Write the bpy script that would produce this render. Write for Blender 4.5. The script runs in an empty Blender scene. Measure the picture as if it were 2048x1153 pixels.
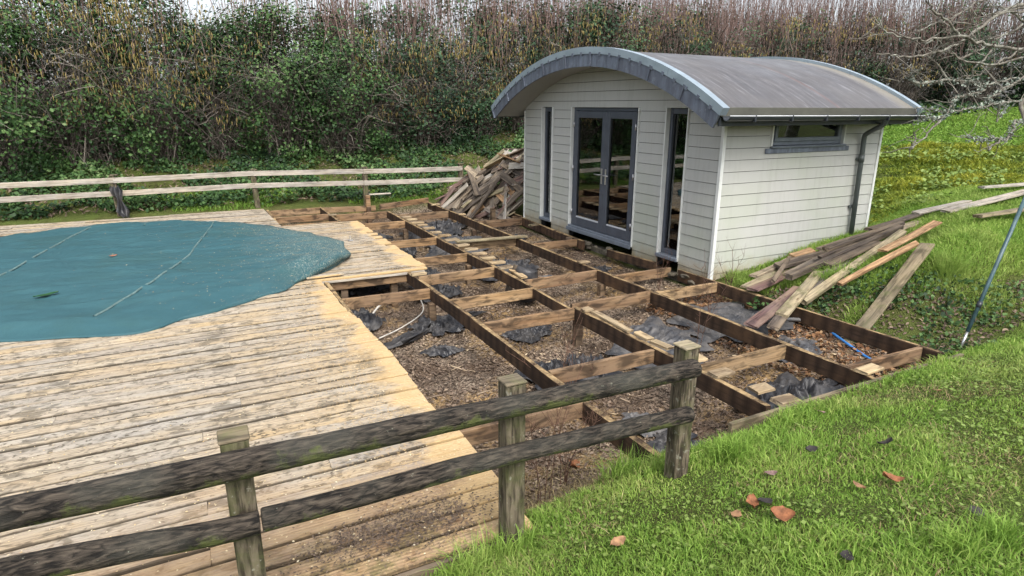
import bpy, bmesh, math, random
import numpy as np
from mathutils import Vector, Matrix

SC = bpy.context.scene
COL = SC.collection
rng = np.random.default_rng(7)
random.seed(7)
R_ = math.radians

# ================================================================ camera, sky, sun, exposure
cam_data = bpy.data.cameras.new('camera'); cam = bpy.data.objects.new('camera', cam_data); COL.objects.link(cam)
CP, CR, CY = R_(16.344), R_(.24), R_(27.19)
_F = Vector((math.sin(CY)*math.cos(CP), math.cos(CY)*math.cos(CP), -math.sin(CP)))
_Rt = Vector((math.cos(CY), -math.sin(CY), 0)); _U = _Rt.cross(_F)
_R2 = _Rt*math.cos(CR) + _U*math.sin(CR); _U2 = _U*math.cos(CR) - _Rt*math.sin(CR)
cam.matrix_world = Matrix(((_R2.x,_U2.x,-_F.x,0),(_R2.y,_U2.y,-_F.y,0),(_R2.z,_U2.z,-_F.z,2.15),(0,0,0,1)))
cam_data.sensor_width = 36; cam_data.lens = 36*1239/2048; cam_data.clip_start = .05; cam_data.clip_end = 900
SC.camera = cam

SUN_EL, SUN_AZ = R_(52), R_(186)          # azimuth clockwise from +Y: high behind the camera
world = bpy.data.worlds.new('World'); SC.world = world; world.use_nodes = True
wn = world.node_tree; wn.nodes.clear()
sky = wn.nodes.new('ShaderNodeTexSky'); sky.sky_type = 'NISHITA'; sky.sun_disc = False
sky.sun_elevation = SUN_EL; sky.sun_rotation = SUN_AZ; sky.air_density = 1.0; sky.dust_density = 4.0; sky.ozone_density = 1.0
hs = wn.nodes.new('ShaderNodeHueSaturation'); hs.inputs['Saturation'].default_value = .38   # thin even cloud
bg = wn.nodes.new('ShaderNodeBackground'); bg.inputs['Strength'].default_value = .15
wo = wn.nodes.new('ShaderNodeOutputWorld')
wn.links.new(sky.outputs[0], hs.inputs['Color']); wn.links.new(hs.outputs[0], bg.inputs['Color']); wn.links.new(bg.outputs[0], wo.inputs['Surface'])
sun_d = bpy.data.lights.new('sun', 'SUN'); sun_d.energy = 1.25; sun_d.angle = R_(28); sun_d.color = (1, .95, .87)
sun = bpy.data.objects.new('sun', sun_d); COL.objects.link(sun)
sun.rotation_euler = Vector((-math.sin(SUN_AZ)*math.cos(SUN_EL), -math.cos(SUN_AZ)*math.cos(SUN_EL), -math.sin(SUN_EL))).to_track_quat('-Z','Y').to_euler()
vs = SC.view_settings; vs.view_transform = 'Standard'; vs.look = 'None'; vs.exposure = 1.05; vs.gamma = 1; vs.use_curve_mapping = False
SC.cycles.max_bounces = 4; SC.cycles.diffuse_bounces = 3; SC.cycles.use_adaptive_sampling = True; SC.cycles.adaptive_threshold = .02; SC.cycles.use_denoising = True; SC.cycles.transparent_max_bounces = 12; SC.cycles.caustics_reflective = False; SC.cycles.caustics_refractive = False

# ================================================================ mesh helpers
def tag(o, label=None, cat=None, group=None, kind=None):
    if label: o['label'] = label
    if cat: o['category'] = cat
    if group: o['group'] = group
    if kind: o['kind'] = kind
    return o
def empty(name, loc=(0,0,0)):
    o = bpy.data.objects.new(name, None); o.empty_display_size = .1; o.location = loc; COL.objects.link(o); return o
def link(name, me, mat, parent=None, mw=None):
    o = bpy.data.objects.new(name, me); COL.objects.link(o)
    if mat is not None and not me.materials: me.materials.append(mat)
    if mw is not None: o.matrix_world = mw
    if parent is not None:
        o.parent = parent; o.matrix_parent_inverse = Matrix.Translation(parent.location).inverted()
    return o
def pymesh(name, V, F, smooth=False):
    me = bpy.data.meshes.new(name); me.from_pydata([tuple(v) for v in V], [], [tuple(f) for f in F]); me.update()
    bm = bmesh.new(); bm.from_mesh(me); bmesh.ops.recalc_face_normals(bm, faces=bm.faces); bm.to_mesh(me); bm.free()
    if smooth: me.polygons.foreach_set('use_smooth', [True]*len(me.polygons))
    return me
def npmesh(name, V, F, smooth=False, **attrs):
    """V (n,3); F list of int arrays (m,k); attrs: per-vertex floats"""
    me = bpy.data.meshes.new(name); V = np.ascontiguousarray(V, np.float32)
    me.vertices.add(len(V)); me.vertices.foreach_set('co', V.ravel())
    lv = np.concatenate([f.ravel() for f in F]).astype(np.int32)
    tot = np.concatenate([np.full(len(f), f.shape[1], np.int32) for f in F])
    me.loops.add(len(lv)); me.loops.foreach_set('vertex_index', lv)
    st = np.concatenate([[0], np.cumsum(tot)[:-1]]).astype(np.int32)
    me.polygons.add(len(tot)); me.polygons.foreach_set('loop_start', st); me.polygons.foreach_set('loop_total', tot)
    if smooth: me.polygons.foreach_set('use_smooth', np.ones(len(tot), bool))
    for k, a in attrs.items():
        at = me.attributes.new(k, 'FLOAT', 'POINT'); at.data.foreach_set('value', np.ascontiguousarray(a, np.float32))
    me.update(calc_edges=True); return me
def box_mesh(name, x0,x1,y0,y1,z0,z1, b=.004):
    """box with chamfered edges"""
    bm = bmesh.new(); bmesh.ops.create_cube(bm, size=1)
    for v in bm.verts: v.co = Vector(((x0+x1)/2+v.co.x*(x1-x0), (y0+y1)/2+v.co.y*(y1-y0), (z0+z1)/2+v.co.z*(z1-z0)))
    if b: bmesh.ops.bevel(bm, geom=bm.edges[:], offset=min(b,(x1-x0)*.3,(y1-y0)*.3,(z1-z0)*.3), segments=1, affect='EDGES')
    me = bpy.data.meshes.new(name); bm.to_mesh(me); bm.free(); return me
def box(name, x0,x1,y0,y1,z0,z1, mat, parent=None, b=.004):
    return link(name, box_mesh(name,x0,x1,y0,y1,z0,z1,b), mat, parent)
def plank_mesh(name, L, w, t, seg=2, ch=.004, warp=.0, rough_end=.0):
    """board along local X from 0 to L, width along Y, top at z=0; chamfered, slightly bowed and uneven"""
    prof = [(-w/2+ch,-t),(w/2-ch,-t),(w/2,-t+ch),(w/2,-ch),(w/2-ch,0),(-w/2+ch,0),(-w/2,-ch),(-w/2,-t+ch)]
    V=[]; F=[]
    p1,p2 = random.uniform(0,6), random.uniform(0,6)
    for i in range(seg+1):
        u=i/seg; x=L*u; dz=warp*math.sin(u*2.6+p1); dy=warp*.6*math.sin(u*3.7+p2); tw=warp*1.5*math.sin(u*2+p2)
        for k,(a,c) in enumerate(prof):
            ex = 0
            if i in (0,seg) and rough_end: ex = random.uniform(-rough_end,rough_end)
            V.append((x+ex, a+dy, c+dz+tw*a/w))
    for i in range(seg):
        for k in range(8): F.append((i*8+k,i*8+(k+1)%8,(i+1)*8+(k+1)%8,(i+1)*8+k))
    F.append(tuple(range(7,-1,-1))); F.append(tuple(seg*8+k for k in range(8)))
    return pymesh(name,V,F)
def aim(p, q, roll=0.):
    """matrix whose local X runs from p to q and whose local Z points up (turned by roll about X)"""
    p,q=Vector(p),Vector(q); x=(q-p).normalized(); up=Vector((0,0,1)) if abs(x.z)<.98 else Vector((0,1,0))
    y=up.cross(x).normalized(); z=x.cross(y)
    if roll: y,z = y*math.cos(roll)+z*math.sin(roll), z*math.cos(roll)-y*math.sin(roll)
    return Matrix(((x.x,y.x,z.x,p.x),(x.y,y.y,z.y,p.y),(x.z,y.z,z.z,p.z),(0,0,0,1)))
def plank(name, p, q, w, t, mat, parent=None, roll=0., seg=3, warp=.004, ch=.004, rough_end=.004):
    L=(Vector(q)-Vector(p)).length
    return link(name, plank_mesh(name,L,w,t,seg,ch,warp,rough_end), mat, parent, aim(p,q,roll))
def tube_mesh(name, pts, r, sides=8, smooth=True, wob=0.):
    pts=[Vector(p) for p in pts]; n=len(pts); rs = r if isinstance(r,(list,tuple)) else [r]*n
    V=[];F=[]; N=None
    for i,p in enumerate(pts):
        T=(pts[min(i+1,n-1)]-pts[max(i-1,0)]).normalized()
        if N is None: N = T.orthogonal().normalized()
        N=(N-T*N.dot(T)).normalized(); B=T.cross(N)
        for k in range(sides):
            a=2*math.pi*k/sides; rr=rs[i]*(1+random.uniform(-wob,wob)); V.append(p+(N*math.cos(a)+B*math.sin(a))*rr)
    for i in range(n-1):
        for k in range(sides): F.append((i*sides+k,i*sides+(k+1)%sides,(i+1)*sides+(k+1)%sides,(i+1)*sides+k))
    F.append(tuple(range(sides-1,-1,-1))); F.append(tuple((n-1)*sides+k for k in range(sides)))
    return pymesh(name,V,F,smooth)
def tube(name, pts, r, mat, parent=None, sides=8, wob=0.): return link(name, tube_mesh(name,pts,r,sides,True,wob), mat, parent)
def smooth_path(pts, n=6):
    """Catmull-Rom through pts"""
    P=[Vector(p) for p in pts]; P=[P[0]*2-P[1]]+P+[P[-1]*2-P[-2]]; out=[]
    for i in range(1,len(P)-2):
        for k in range(n):
            t=k/n; a,b,c,d=P[i-1],P[i],P[i+1],P[i+2]
            out.append(.5*((2*b)+(c-a)*t+(2*a-5*b+4*c-d)*t*t+(3*b-a-3*c+d)*t**3))
    out.append(P[-2]); return out
def stems_np(P, r):
    """P (n,k,3) polylines, r (n,k) radii -> verts, quads of three-sided tubes"""
    n,k,_=P.shape; T=np.gradient(P,axis=1); T/=np.linalg.norm(T,axis=2,keepdims=True)+1e-9
    ref=np.where(np.abs(T[...,2:3])>.9, np.array([1.,0,0]), np.array([0,0,1.])); N=np.cross(T,ref); N/=np.linalg.norm(N,axis=2,keepdims=True)+1e-9; B=np.cross(T,N)
    a=np.arange(3)*2*np.pi/3
    V=P[:,:,None,:]+r[:,:,None,None]*(N[:,:,None,:]*np.cos(a)[None,None,:,None]+B[:,:,None,:]*np.sin(a)[None,None,:,None])
    idx=np.arange(n*k*3).reshape(n,k,3); f=np.stack([idx[:,:-1,:],np.roll(idx,-1,2)[:,:-1,:],np.roll(idx,-1,2)[:,1:,:],idx[:,1:,:]],-1).reshape(-1,4)
    return V.reshape(-1,3), f
def rand_unit(n):
    v=rng.normal(size=(n,3)); return v/np.linalg.norm(v,axis=1,keepdims=True)
def leaves_np(Cn, Nn, s, asp=.7, fold=.25):
    """pointed folded leaves: 4 verts in a rhombus, two triangles"""
    n=len(Cn); t=np.cross(Nn,rand_unit(n)); t/=np.linalg.norm(t,axis=1,keepdims=True)+1e-9; b=np.cross(Nn,t)
    s=np.asarray(s).reshape(-1,1)
    V=np.stack([Cn-t*s*.5, Cn+b*s*asp*.5+Nn*s*fold*.4+t*s*rng.uniform(-.15,.05,(n,1)), Cn+t*s*.55, Cn-b*s*asp*.5+Nn*s*fold*.4+t*s*rng.uniform(-.15,.05,(n,1))],1)
    i=np.arange(n)[:,None]*4; f=np.concatenate([i+np.array([[0,1,2]]),i+np.array([[0,2,3]])])
    return V.reshape(-1,3), f
def blades_np(base, h, w, lean):
    """curved grass blades, 5 verts each"""
    n=len(base); a=rng.uniform(0,2*np.pi,n); d=np.stack([np.cos(a),np.sin(a),0*a],1); sd=np.stack([-np.sin(a),np.cos(a),0*a],1)
    a2=a+rng.normal(0,1.2,n); ld=np.stack([np.cos(a2),np.sin(a2),0*a2],1)*lean[:,None]; up=np.array([[0,0,1.]])
    h=h[:,None]; w=w[:,None]
    mid=base+up*h*.55+ld*h*.35; tip=base+up*h*(1-.35*np.minimum(lean,1.2)[:,None])+ld*h
    V=np.stack([base-sd*w*.5,base+sd*w*.5,mid-sd*w*.4,mid+sd*w*.4,tip],1).reshape(-1,3)
    i=np.arange(n)[:,None]*5; return V, i+np.array([[0,1,3,2]]), i+np.array([[2,3,4]])

# ================================================================ materials
class NT:
    def __init__(s, name):
        s.m=bpy.data.materials.new(name); s.m.use_nodes=True; s.t=s.m.node_tree; s.t.nodes.clear()
        s.out=s.t.nodes.new('ShaderNodeOutputMaterial')
    def n(s, typ, **kw):
        nd=s.t.nodes.new('ShaderNode'+typ)
        for k,v in kw.items():
            if k in nd.inputs: s.put(nd.inputs[k], v)
            else: setattr(nd,k,v)
        return nd
    def put(s, inp, v):
        if hasattr(v,'is_output'): s.t.links.new(v, inp)
        elif isinstance(v,(tuple,list)) and inp.type=='RGBA' and len(v)==3: inp.default_value=(*v,1)
        else: inp.default_value=v
    def coords(s, kind='Object', scale=(1,1,1), rand=True):
        c=s.n('TexCoord').outputs[kind] if kind!='World' else s.n('NewGeometry').outputs['Position']
        if rand and kind!='World':
            r=s.n('ObjectInfo').outputs['Random']; a=s.n('VectorMath',operation='SCALE'); s.put(a.inputs[0],(37.,19.,53.)); s.put(a.inputs['Scale'],r)
            b=s.n('VectorMath',operation='ADD'); s.put(b.inputs[0],c); s.put(b.inputs[1],a.outputs[0]); c=b.outputs[0]
        mp=s.n('Mapping'); s.put(mp.inputs['Vector'],c); mp.inputs['Scale'].default_value=scale; return mp.outputs[0]
    def noise(s, vec, scale, detail=4, rough=.55, dist=0.):
        nd=s.n('TexNoise'); s.put(nd.inputs['Vector'],vec); nd.inputs['Scale'].default_value=scale; nd.inputs['Detail'].default_value=detail; nd.inputs['Roughness'].default_value=rough; nd.inputs['Distortion'].default_value=dist
        return nd.outputs['Fac']
    def vor(s, vec, scale, out='Distance', feature='F1'):
        nd=s.n('TexVoronoi',feature=feature); s.put(nd.inputs['Vector'],vec); nd.inputs['Scale'].default_value=scale; return nd.outputs[out]
    def ramp(s, fac, stops, interp='LINEAR'):
        nd=s.n('ValToRGB'); s.put(nd.inputs[0],fac); cr=nd.color_ramp; cr.interpolation=interp
        while len(cr.elements)<len(stops): cr.elements.new(.5)
        for e,(p,c) in zip(cr.elements,stops): e.position=p; e.color=(*c,1) if isinstance(c,(tuple,list)) else (c,c,c,1)
        return nd.outputs[0]
    def mix(s, fac, a, b, blend='MIX'):
        nd=s.n('Mix',data_type='RGBA',blend_type=blend); s.put(nd.inputs[0],fac); s.put(nd.inputs[6],a); s.put(nd.inputs[7],b); return nd.outputs[2]
    def math(s, op, a, b=0., clamp=False):
        nd=s.n('Math',operation=op,use_clamp=clamp); s.put(nd.inputs[0],a); s.put(nd.inputs[1],b); return nd.outputs[0]
    def sep(s, v): nd=s.n('SeparateXYZ'); s.put(nd.inputs[0],v); return nd.outputs
    def bump(s, h, strength=.4, dist=.01):
        nd=s.n('Bump'); s.put(nd.inputs['Height'],h); nd.inputs['Strength'].default_value=strength; nd.inputs['Distance'].default_value=dist; return nd.outputs[0]
    def attr(s, name): return s.n('Attribute',attribute_name=name).outputs['Fac']
    def rand(s): return s.n('ObjectInfo').outputs['Random']
    def bsdf(s, col, rough=.7, normal=None, spec=.3, metal=0., trans=None):
        nd=s.n('BsdfPrincipled'); s.put(nd.inputs['Base Color'],col); s.put(nd.inputs['Roughness'],rough); s.put(nd.inputs['Specular IOR Level'],spec); s.put(nd.inputs['Metallic'],metal)
        if normal is not None: s.put(nd.inputs['Normal'],normal)
        sh=nd.outputs[0]
        if trans:
            tr=s.n('BsdfTranslucent'); s.put(tr.inputs['Color'],col); mx=s.n('MixShader'); mx.inputs[0].default_value=trans; s.put(mx.inputs[1],sh); s.put(mx.inputs[2],tr.outputs[0]); sh=mx.outputs[0]
        s.t.links.new(sh,s.out.inputs['Surface']); return s.m

def wood(name, cols, grey=None, grey_amt=.5, dirt=(.05,.04,.03), dirt_amt=.3, grain=1., ribs=0., moss=0., rough=.8, varyamt=1., endcol=None):
    """sawn timber, grain along local X; each board takes its own tone from its random number"""
    t=NT(name); v=t.coords('Object'); g=t.coords('Object',(1.2*grain,22*grain,22*grain)); g2=t.coords('Object',(.5,6,6))
    base=t.ramp(t.rand(), [(i/(len(cols)-1),c) for i,c in enumerate(cols)])
    n1=t.noise(g,2.2,4,.55,.6); n2=t.noise(g2,2.,4,.6,.3); n3=t.noise(v,1.7,4)
    c=t.mix(t.ramp(n1,[(.38,0.),(.60,1.)]), t.mix(.66,base,(0,0,0)), base)
    c=t.mix(t.math('MULTIPLY',t.ramp(n2,[(.4,0.),(.65,1.)]),.35),c,t.mix(.5,base,(.9,.7,.45)))
    if grey: c=t.mix(t.math('MULTIPLY',t.ramp(t.math('ADD',t.math('MULTIPLY',n3,.7),t.math('MULTIPLY',n1,.3)),[(.38,0.),(.6,1.)]),grey_amt),c,grey)
    d=t.noise(t.coords('Object',(1,2.4,2.4)),4.5,4,.55,.6); c=t.mix(t.math('MULTIPLY',t.ramp(d,[(.49,0.),(.62,1.)]),dirt_amt),c,dirt)
    kn=t.vor(t.coords('Object',(2.2,9,9)),1.,'Distance'); c=t.mix(t.ramp(kn,[(.05,.75),(.12,0.)]),c,(.07,.035,.015))
    if moss: c=t.mix(t.math('MULTIPLY',t.ramp(t.noise(v,3.3,5,.7),[(.5,0.),(.62,1.)]),moss),c,(.10,.13,.03))
    h=t.math('ADD',n1,t.math('MULTIPLY',d,.6))
    if ribs:
        w=t.n('TexWave',wave_type='BANDS',bands_direction='Y'); t.put(w.inputs['Vector'],t.n('TexCoord').outputs['Object']); w.inputs['Scale'].default_value=ribs; h=t.math('ADD',h,t.math('MULTIPLY',w.outputs['Fac'],1.2))
    return t.bsdf(c,rough,t.bump(h,.55,.006),.25)

def m_deck():
    """pale pool deck: grey-tan ribbed boards, black mildew, raw sawdust along the sawn edge"""
    t=NT('deck_wood'); v=t.coords('Object'); g=t.coords('Object',(1.9,24,24)); wp=t.n('NewGeometry').outputs['Position']; X,Y,Z=t.sep(wp)[:3]
    base=t.ramp(t.rand(),[(0.,(.44,.36,.26)),(.2,(.50,.43,.325)),(.4,(.42,.37,.305)),(.6,(.52,.43,.31)),(.8,(.46,.365,.245)),(1.,(.40,.345,.275))])
    n1=t.noise(g,3.2,6,.66,.7); n3=t.noise(t.coords('Object',(.8,3,3)),1.5,4)
    c=t.mix(t.ramp(n1,[(.36,0.),(.58,1.)]), t.mix(.5,base,(.085,.065,.045)), base)
    c=t.mix(t.math('MULTIPLY',t.ramp(t.noise(t.coords('Object',(.6,36,36)),2.,5,.7),[(.5,0.),(.6,1.)]),.3),c,(.15,.125,.10))
    c=t.mix(t.math('MULTIPLY',t.ramp(n3,[(.42,0.),(.66,1.)]),.6),c,(.33,.315,.285))
    # warm rubbed patches
    c=t.mix(t.math('MULTIPLY',t.ramp(t.noise(t.coords('Object',(.5,2,2)),2.3,3),[(.52,0.),(.68,1.)]),.4),c,(.50,.35,.16))
    # mildew blotches, thicker over the hidden joists (boards hold the wet there)
    jl=t.math('ABSOLUTE',t.math('SUBTRACT',t.math('MODULO',t.math('ADD',t.math('ADD',X,t.math('MULTIPLY',t.noise(t.coords('World',rand=False),2.5,2),.18)),20.92),1.2),.6))
    strip=t.math('MULTIPLY',t.ramp(jl,[(.02,.9),(.16,0.)]),t.ramp(t.noise(t.coords('World',rand=False),1.7,4),[(.42,0.),(.6,.75)]))
    mil=t.ramp(t.math('ADD',t.math('MULTIPLY',t.noise(t.coords('Object',(1.6,3.2,3.2)),5.0,4,.6,.7),.8),t.math('MULTIPLY',strip,.16)),[(.415,0.),(.50,1.)])
    c=t.mix(t.math('MULTIPLY',mil,.62),c,(.085,.075,.055))
    fk=t.ramp(t.noise(t.coords('Object',(1.3,2,2)),17,3,.5,.4),[(.57,0.),(.64,1.)]); c=t.mix(t.math('MULTIPLY',fk,t.ramp(t.noise(v,1.3,3),[(.35,.2),(.65,.85)])),c,(.075,.062,.045))
    # damp end of the deck by the round-rail fence is browner
    wet=t.math('MULTIPLY',t.math('SUBTRACT',4.05,t.math('ADD',Y,t.math('MULTIPLY',t.noise(t.coords('World',rand=False),1.6,3),.9))),1.6,True)
    c=t.mix(t.math('MULTIPLY',wet,.62),c,t.mix(t.ramp(t.noise(v,4,5,.7),[(.35,0.),(.65,1.)]),(.20,.10,.045),(.44,.29,.14)))
    mo=t.math('MULTIPLY',t.math('MULTIPLY',t.math('SUBTRACT',3.0,Y),1.8,True),t.ramp(t.noise(t.coords('World',rand=False),7,6,.75),[(.47,0.),(.58,1.)])); c=t.mix(t.math('MULTIPLY',mo,.8),c,t.mix(t.noise(v,25,3),(.05,.045,.025),(.15,.15,.05)))
    ey=t.math('ABSOLUTE',t.sep(t.n('TexCoord').outputs['Object'])[1]); eg=t.math('ADD',ey,t.math('MULTIPLY',t.math('SUBTRACT',t.noise(t.coords('Object',(2,6,6)),3,4),.5),.018)); c=t.mix(t.ramp(eg,[(.0565,0.),(.066,.88)]),c,(.045,.036,.026))   # board edges darkened to paint in the shade of the gaps
    # sawdust: drifts along the cut and thins out over the boards
    sp=t.coords('World',rand=False); cut=t.math('SUBTRACT',1.42,X)
    far=t.math('GREATER_THAN',Y,8.0); cut2=t.math('SUBTRACT',2.8,X); dist=t.math('ADD',t.math('MULTIPLY',cut,t.math('SUBTRACT',1,far)),t.math('MULTIPLY',cut2,far))
    amt=t.math('ADD',t.math('MULTIPLY',t.noise(sp,2.2,4,.6),.9),t.math('MULTIPLY',dist,-.95))
    solid=t.ramp(amt,[(.16,0.),(.30,1.)])
    fine=t.math('MULTIPLY',t.ramp(t.noise(sp,42,3,.7),[(.52,0.),(.6,1.)]),t.ramp(t.math('ADD',amt,.75),[(.05,0.),(.95,.85)]))
    dust=t.math('MAXIMUM',t.math('MULTIPLY',solid,.78),t.math('MULTIPLY',fine,.7))
    c=t.mix(dust,c,t.mix(t.noise(sp,60,2),(.44,.29,.12),(.64,.47,.26)))
    w=t.n('TexWave',wave_type='BANDS',bands_direction='Y'); t.put(w.inputs['Vector'],t.n('TexCoord').outputs['Object']); w.inputs['Scale'].default_value=14.
    h=t.math('ADD',t.math('ADD',n1,t.math('MULTIPLY',w.outputs['Fac'],.9)),t.math('MULTIPLY',t.noise(sp,70,3),t.math('MULTIPLY',dust,1.5)))
    return t.bsdf(c,.82,t.bump(h,.5,.006),.2)

def m_joist():
    """old joist: near-black sides with paler bars where the deck boards sat, sawdusted raw top"""
    t=NT('joist_wood'); wp=t.n('NewGeometry').outputs['Position']; X,Y,Z=t.sep(wp)[:3]; nz=t.sep(t.n('NewGeometry').outputs['Normal'])[2]
    v=t.coords('World',rand=False); g=t.n('Mapping'); t.put(g.inputs[0],wp); g.inputs['Scale'].default_value=(14,14,1.6); gl=t.n('Mapping'); t.put(gl.inputs[0],wp); gl.inputs['Scale'].default_value=(20,1.3,20)
    b=t.math('ABSOLUTE',t.math('SUBTRACT',t.math('MODULO',t.math('ADD',t.math('ADD',Y,t.math('MULTIPLY',t.noise(v,5,2),.05)),10.),.145),.0725))
    bars=t.ramp(t.math('ADD',t.math('MULTIPLY',b,10.),t.math('MULTIPLY',t.noise(g.outputs[0],1.5,5,.7),.8)),[(.3,0.),(1.,1.)])
    c=t.mix(t.math('MULTIPLY',bars,t.ramp(t.noise(v,1.3,3),[(.35,.25),(.65,.8)])),(.026,.017,.012),(.105,.064,.040)); c=t.mix(t.ramp(t.noise(gl.outputs[0],2,5),[(.45,0.),(.7,.6)]),c,(.018,.013,.010))
    c=t.mix(t.math('MULTIPLY',t.ramp(t.noise(v,3.,4),[(.52,0.),(.66,1.)]),.5),c,(.125,.072,.038))
    dust=t.ramp(t.math('ADD',t.noise(v,6,6,.75),0),[(.40,0.),(.62,1.)])
    top=t.mix(dust,(.06,.04,.025),t.mix(t.noise(v,40,2),(.30,.20,.10),(.46,.34,.18)))
    c=t.mix(t.math('GREATER_THAN',nz,.7),c,top)
    return t.bsdf(c,.85,t.bump(t.noise(gl.outputs[0],4,5),.5,.006),.2)

def m_cladding():
    t=NT('cladding_paint'); wp=t.n('NewGeometry').outputs['Position']; X,Y,Z=t.sep(wp)[:3]; v=t.coords('World',rand=False)
    st=t.n('Mapping'); t.put(st.inputs[0],wp); st.inputs['Scale'].default_value=(9,9,.5)
    c=t.mix(t.noise(v,1.3,3),(.40,.405,.385),(.455,.457,.435)); c=t.mix(t.math('MULTIPLY',t.rand(),.12),c,(.33,.36,.34))
    alg=t.math('MULTIPLY',t.math('SUBTRACT',t.noise(v,1.1,4),t.math('MULTIPLY',Z,.17)),1.)
    c=t.mix(t.math('MULTIPLY',t.ramp(alg,[(.3,0.),(.52,1.)]),.42),c,(.34,.385,.285))
    splash=t.math('ADD',t.math('MULTIPLY',Z,-2.2),t.math('MULTIPLY',t.noise(v,4,5,.7),1.1))
    c=t.mix(t.math('MULTIPLY',t.ramp(splash,[(.15,0.),(.75,1.)]),.8),c,(.25,.18,.085))
    c=t.mix(t.math('MULTIPLY',t.ramp(t.noise(st.outputs[0],2,5),[(.5,0.),(.72,1.)]),.3),c,(.28,.28,.25))
    gr=t.n('Mapping'); t.put(gr.inputs[0],wp); gr.inputs['Scale'].default_value=(3,3,40)
    return t.bsdf(c,.5,t.bump(t.noise(gr.outputs[0],5,4),.12,.003),.35)
def m_plain(name,col,rough=.5,var=.12,sc=6.,spec=.4,metal=0.,bump=.1,dirt=None):
    t=NT(name); v=t.coords('World',rand=False); n=t.noise(v,sc,5,.6)
    c=t.mix(t.ramp(n,[(.3,0.),(.7,1.)]),tuple(x*(1-var*2) for x in col),tuple(min(1,x*(1+var)) for x in col))
    if dirt: c=t.mix(t.math('MULTIPLY',t.ramp(t.noise(v,sc*.5,6,.7),[(.5,0.),(.7,1.)]),dirt[3]),c,dirt[:3])
    return t.bsdf(c,rough,t.bump(n,bump,.004) if bump else None,spec,metal)
def m_lead():
    t=NT('lead_flashing'); v=t.coords('World',rand=False); st=t.n('Mapping'); t.put(st.inputs[0],v); st.inputs['Scale'].default_value=(6,6,1.2)
    c=t.mix(t.ramp(t.noise(st.outputs[0],2.2,5,.65),[(.35,0.),(.7,1.)]),(.10,.115,.15),(.21,.245,.31)); c=t.mix(t.math('MULTIPLY',t.rand(),.35),c,(.09,.09,.11))
    c=t.mix(t.math('MULTIPLY',t.ramp(t.noise(v,11,5,.7),[(.58,0.),(.7,1.)]),.4),c,(.34,.38,.43))
    return t.bsdf(c,t.ramp(t.noise(v,5,4),[(.3,.35),(.7,.6)]),t.bump(t.noise(v,7,4),.25,.01),.5,.35)
def m_trimlead():
    return m_plain('edge_trim_metal',(.34,.42,.48),.32,.14,4,.5,.3,.15,dirt=(.16,.18,.2,.5))
def m_roof():
    t=NT('roof_felt'); wp=t.n('NewGeometry').outputs['Position']; v=t.coords('World',rand=False); X,Y,Z=t.sep(wp)[:3]
    st=t.n('Mapping'); t.put(st.inputs[0],wp); st.inputs['Scale'].default_value=(5.5,.35,.35)
    c=t.mix(t.ramp(t.noise(st.outputs[0],2,5,.65),[(.3,0.),(.7,1.)]),(.058,.055,.056),(.108,.102,.104))
    c=t.mix(t.math('MULTIPLY',t.ramp(t.noise(st.outputs[0],5.5,4,.7),[(.54,0.),(.68,1.)]),.6),c,(.26,.255,.265))
    c=t.mix(t.math('MULTIPLY',t.ramp(t.math('ABSOLUTE',t.math('SUBTRACT',X,7.55)),[(.01,1.),(.035,0.)]),.5),c,(.16,.085,.07))
    c=t.mix(t.math('MULTIPLY',t.ramp(t.math('ADD',t.math('SUBTRACT',X,8.9),t.math('MULTIPLY',t.noise(v,3,3),.2)),[(.0,0.),(.2,1.)]),.55),c,(.30,.275,.215))
    c=t.mix(t.math('MULTIPLY',t.ramp(t.noise(v,1.1,4),[(.5,0.),(.7,1.)]),.4),c,(.12,.11,.10))
    return t.bsdf(c,t.ramp(t.noise(v,2,4),[(.3,.3),(.7,.52)]),t.bump(t.noise(v,55,3),.15,.003),.5)
def m_glass():
    t=NT('window_glass'); tr=t.n('BsdfTransparent'); t.put(tr.inputs[0],(.80,.83,.83)); gl=t.n('BsdfGlossy'); t.put(gl.inputs['Color'],(.9,.93,.95)); gl.inputs['Roughness'].default_value=.015
    fr=t.n('Fresnel'); fr.inputs[0].default_value=1.55; mx=t.n('MixShader'); t.put(mx.inputs[0],t.math('ADD',t.math('MULTIPLY',fr.outputs[0],1.7),.06)); t.put(mx.inputs[1],tr.outputs[0]); t.put(mx.inputs[2],gl.outputs[0])
    t.t.links.new(mx.outputs[0],t.out.inputs[0]); return t.m
def m_ground():
    t=NT('ground_soil'); v=t.coords('World',rand=False); pit=t.attr('pit')
    n=t.noise(v,2.2,5); f=t.noise(v,26,5,.7)
    soil=t.mix(t.ramp(f,[(.35,0.),(.65,1.)]),(.032,.024,.014),(.085,.075,.028)); soil=t.mix(t.ramp(n,[(.35,.3),(.6,.85)]),soil,(.085,.12,.028))
    ch=t.vor(t.coords('World',(1,1.6,1),False),62,'Color'); cs=t.n('SeparateColor'); t.put(cs.inputs[0],ch)
    mul=t.ramp(cs.outputs[0],[(0.,(.040,.030,.022)),(.3,(.105,.078,.058)),(.55,(.19,.145,.11)),(.8,(.29,.235,.18)),(1.,(.44,.36,.27))])
    mul=t.mix(t.ramp(t.noise(v,1.1,4,.6),[(.42,0.),(.58,.85)]),mul,t.mix(f,(.045,.030,.020),(.16,.108,.074)))
    saw=t.math('MULTIPLY',t.ramp(t.noise(v,1.25,4,.62),[(.50,0.),(.62,1.)]),t.ramp(f,[(.35,.15),(.6,1.)])); mul=t.mix(t.math('MULTIPLY',saw,.85),mul,(.44,.29,.13))
    c=t.mix(pit,soil,mul)
    return t.bsdf(c,.95,t.bump(t.math('ADD',t.vor(v,62),t.math('MULTIPLY',f,1.)),.9,.02),.1)
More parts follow.
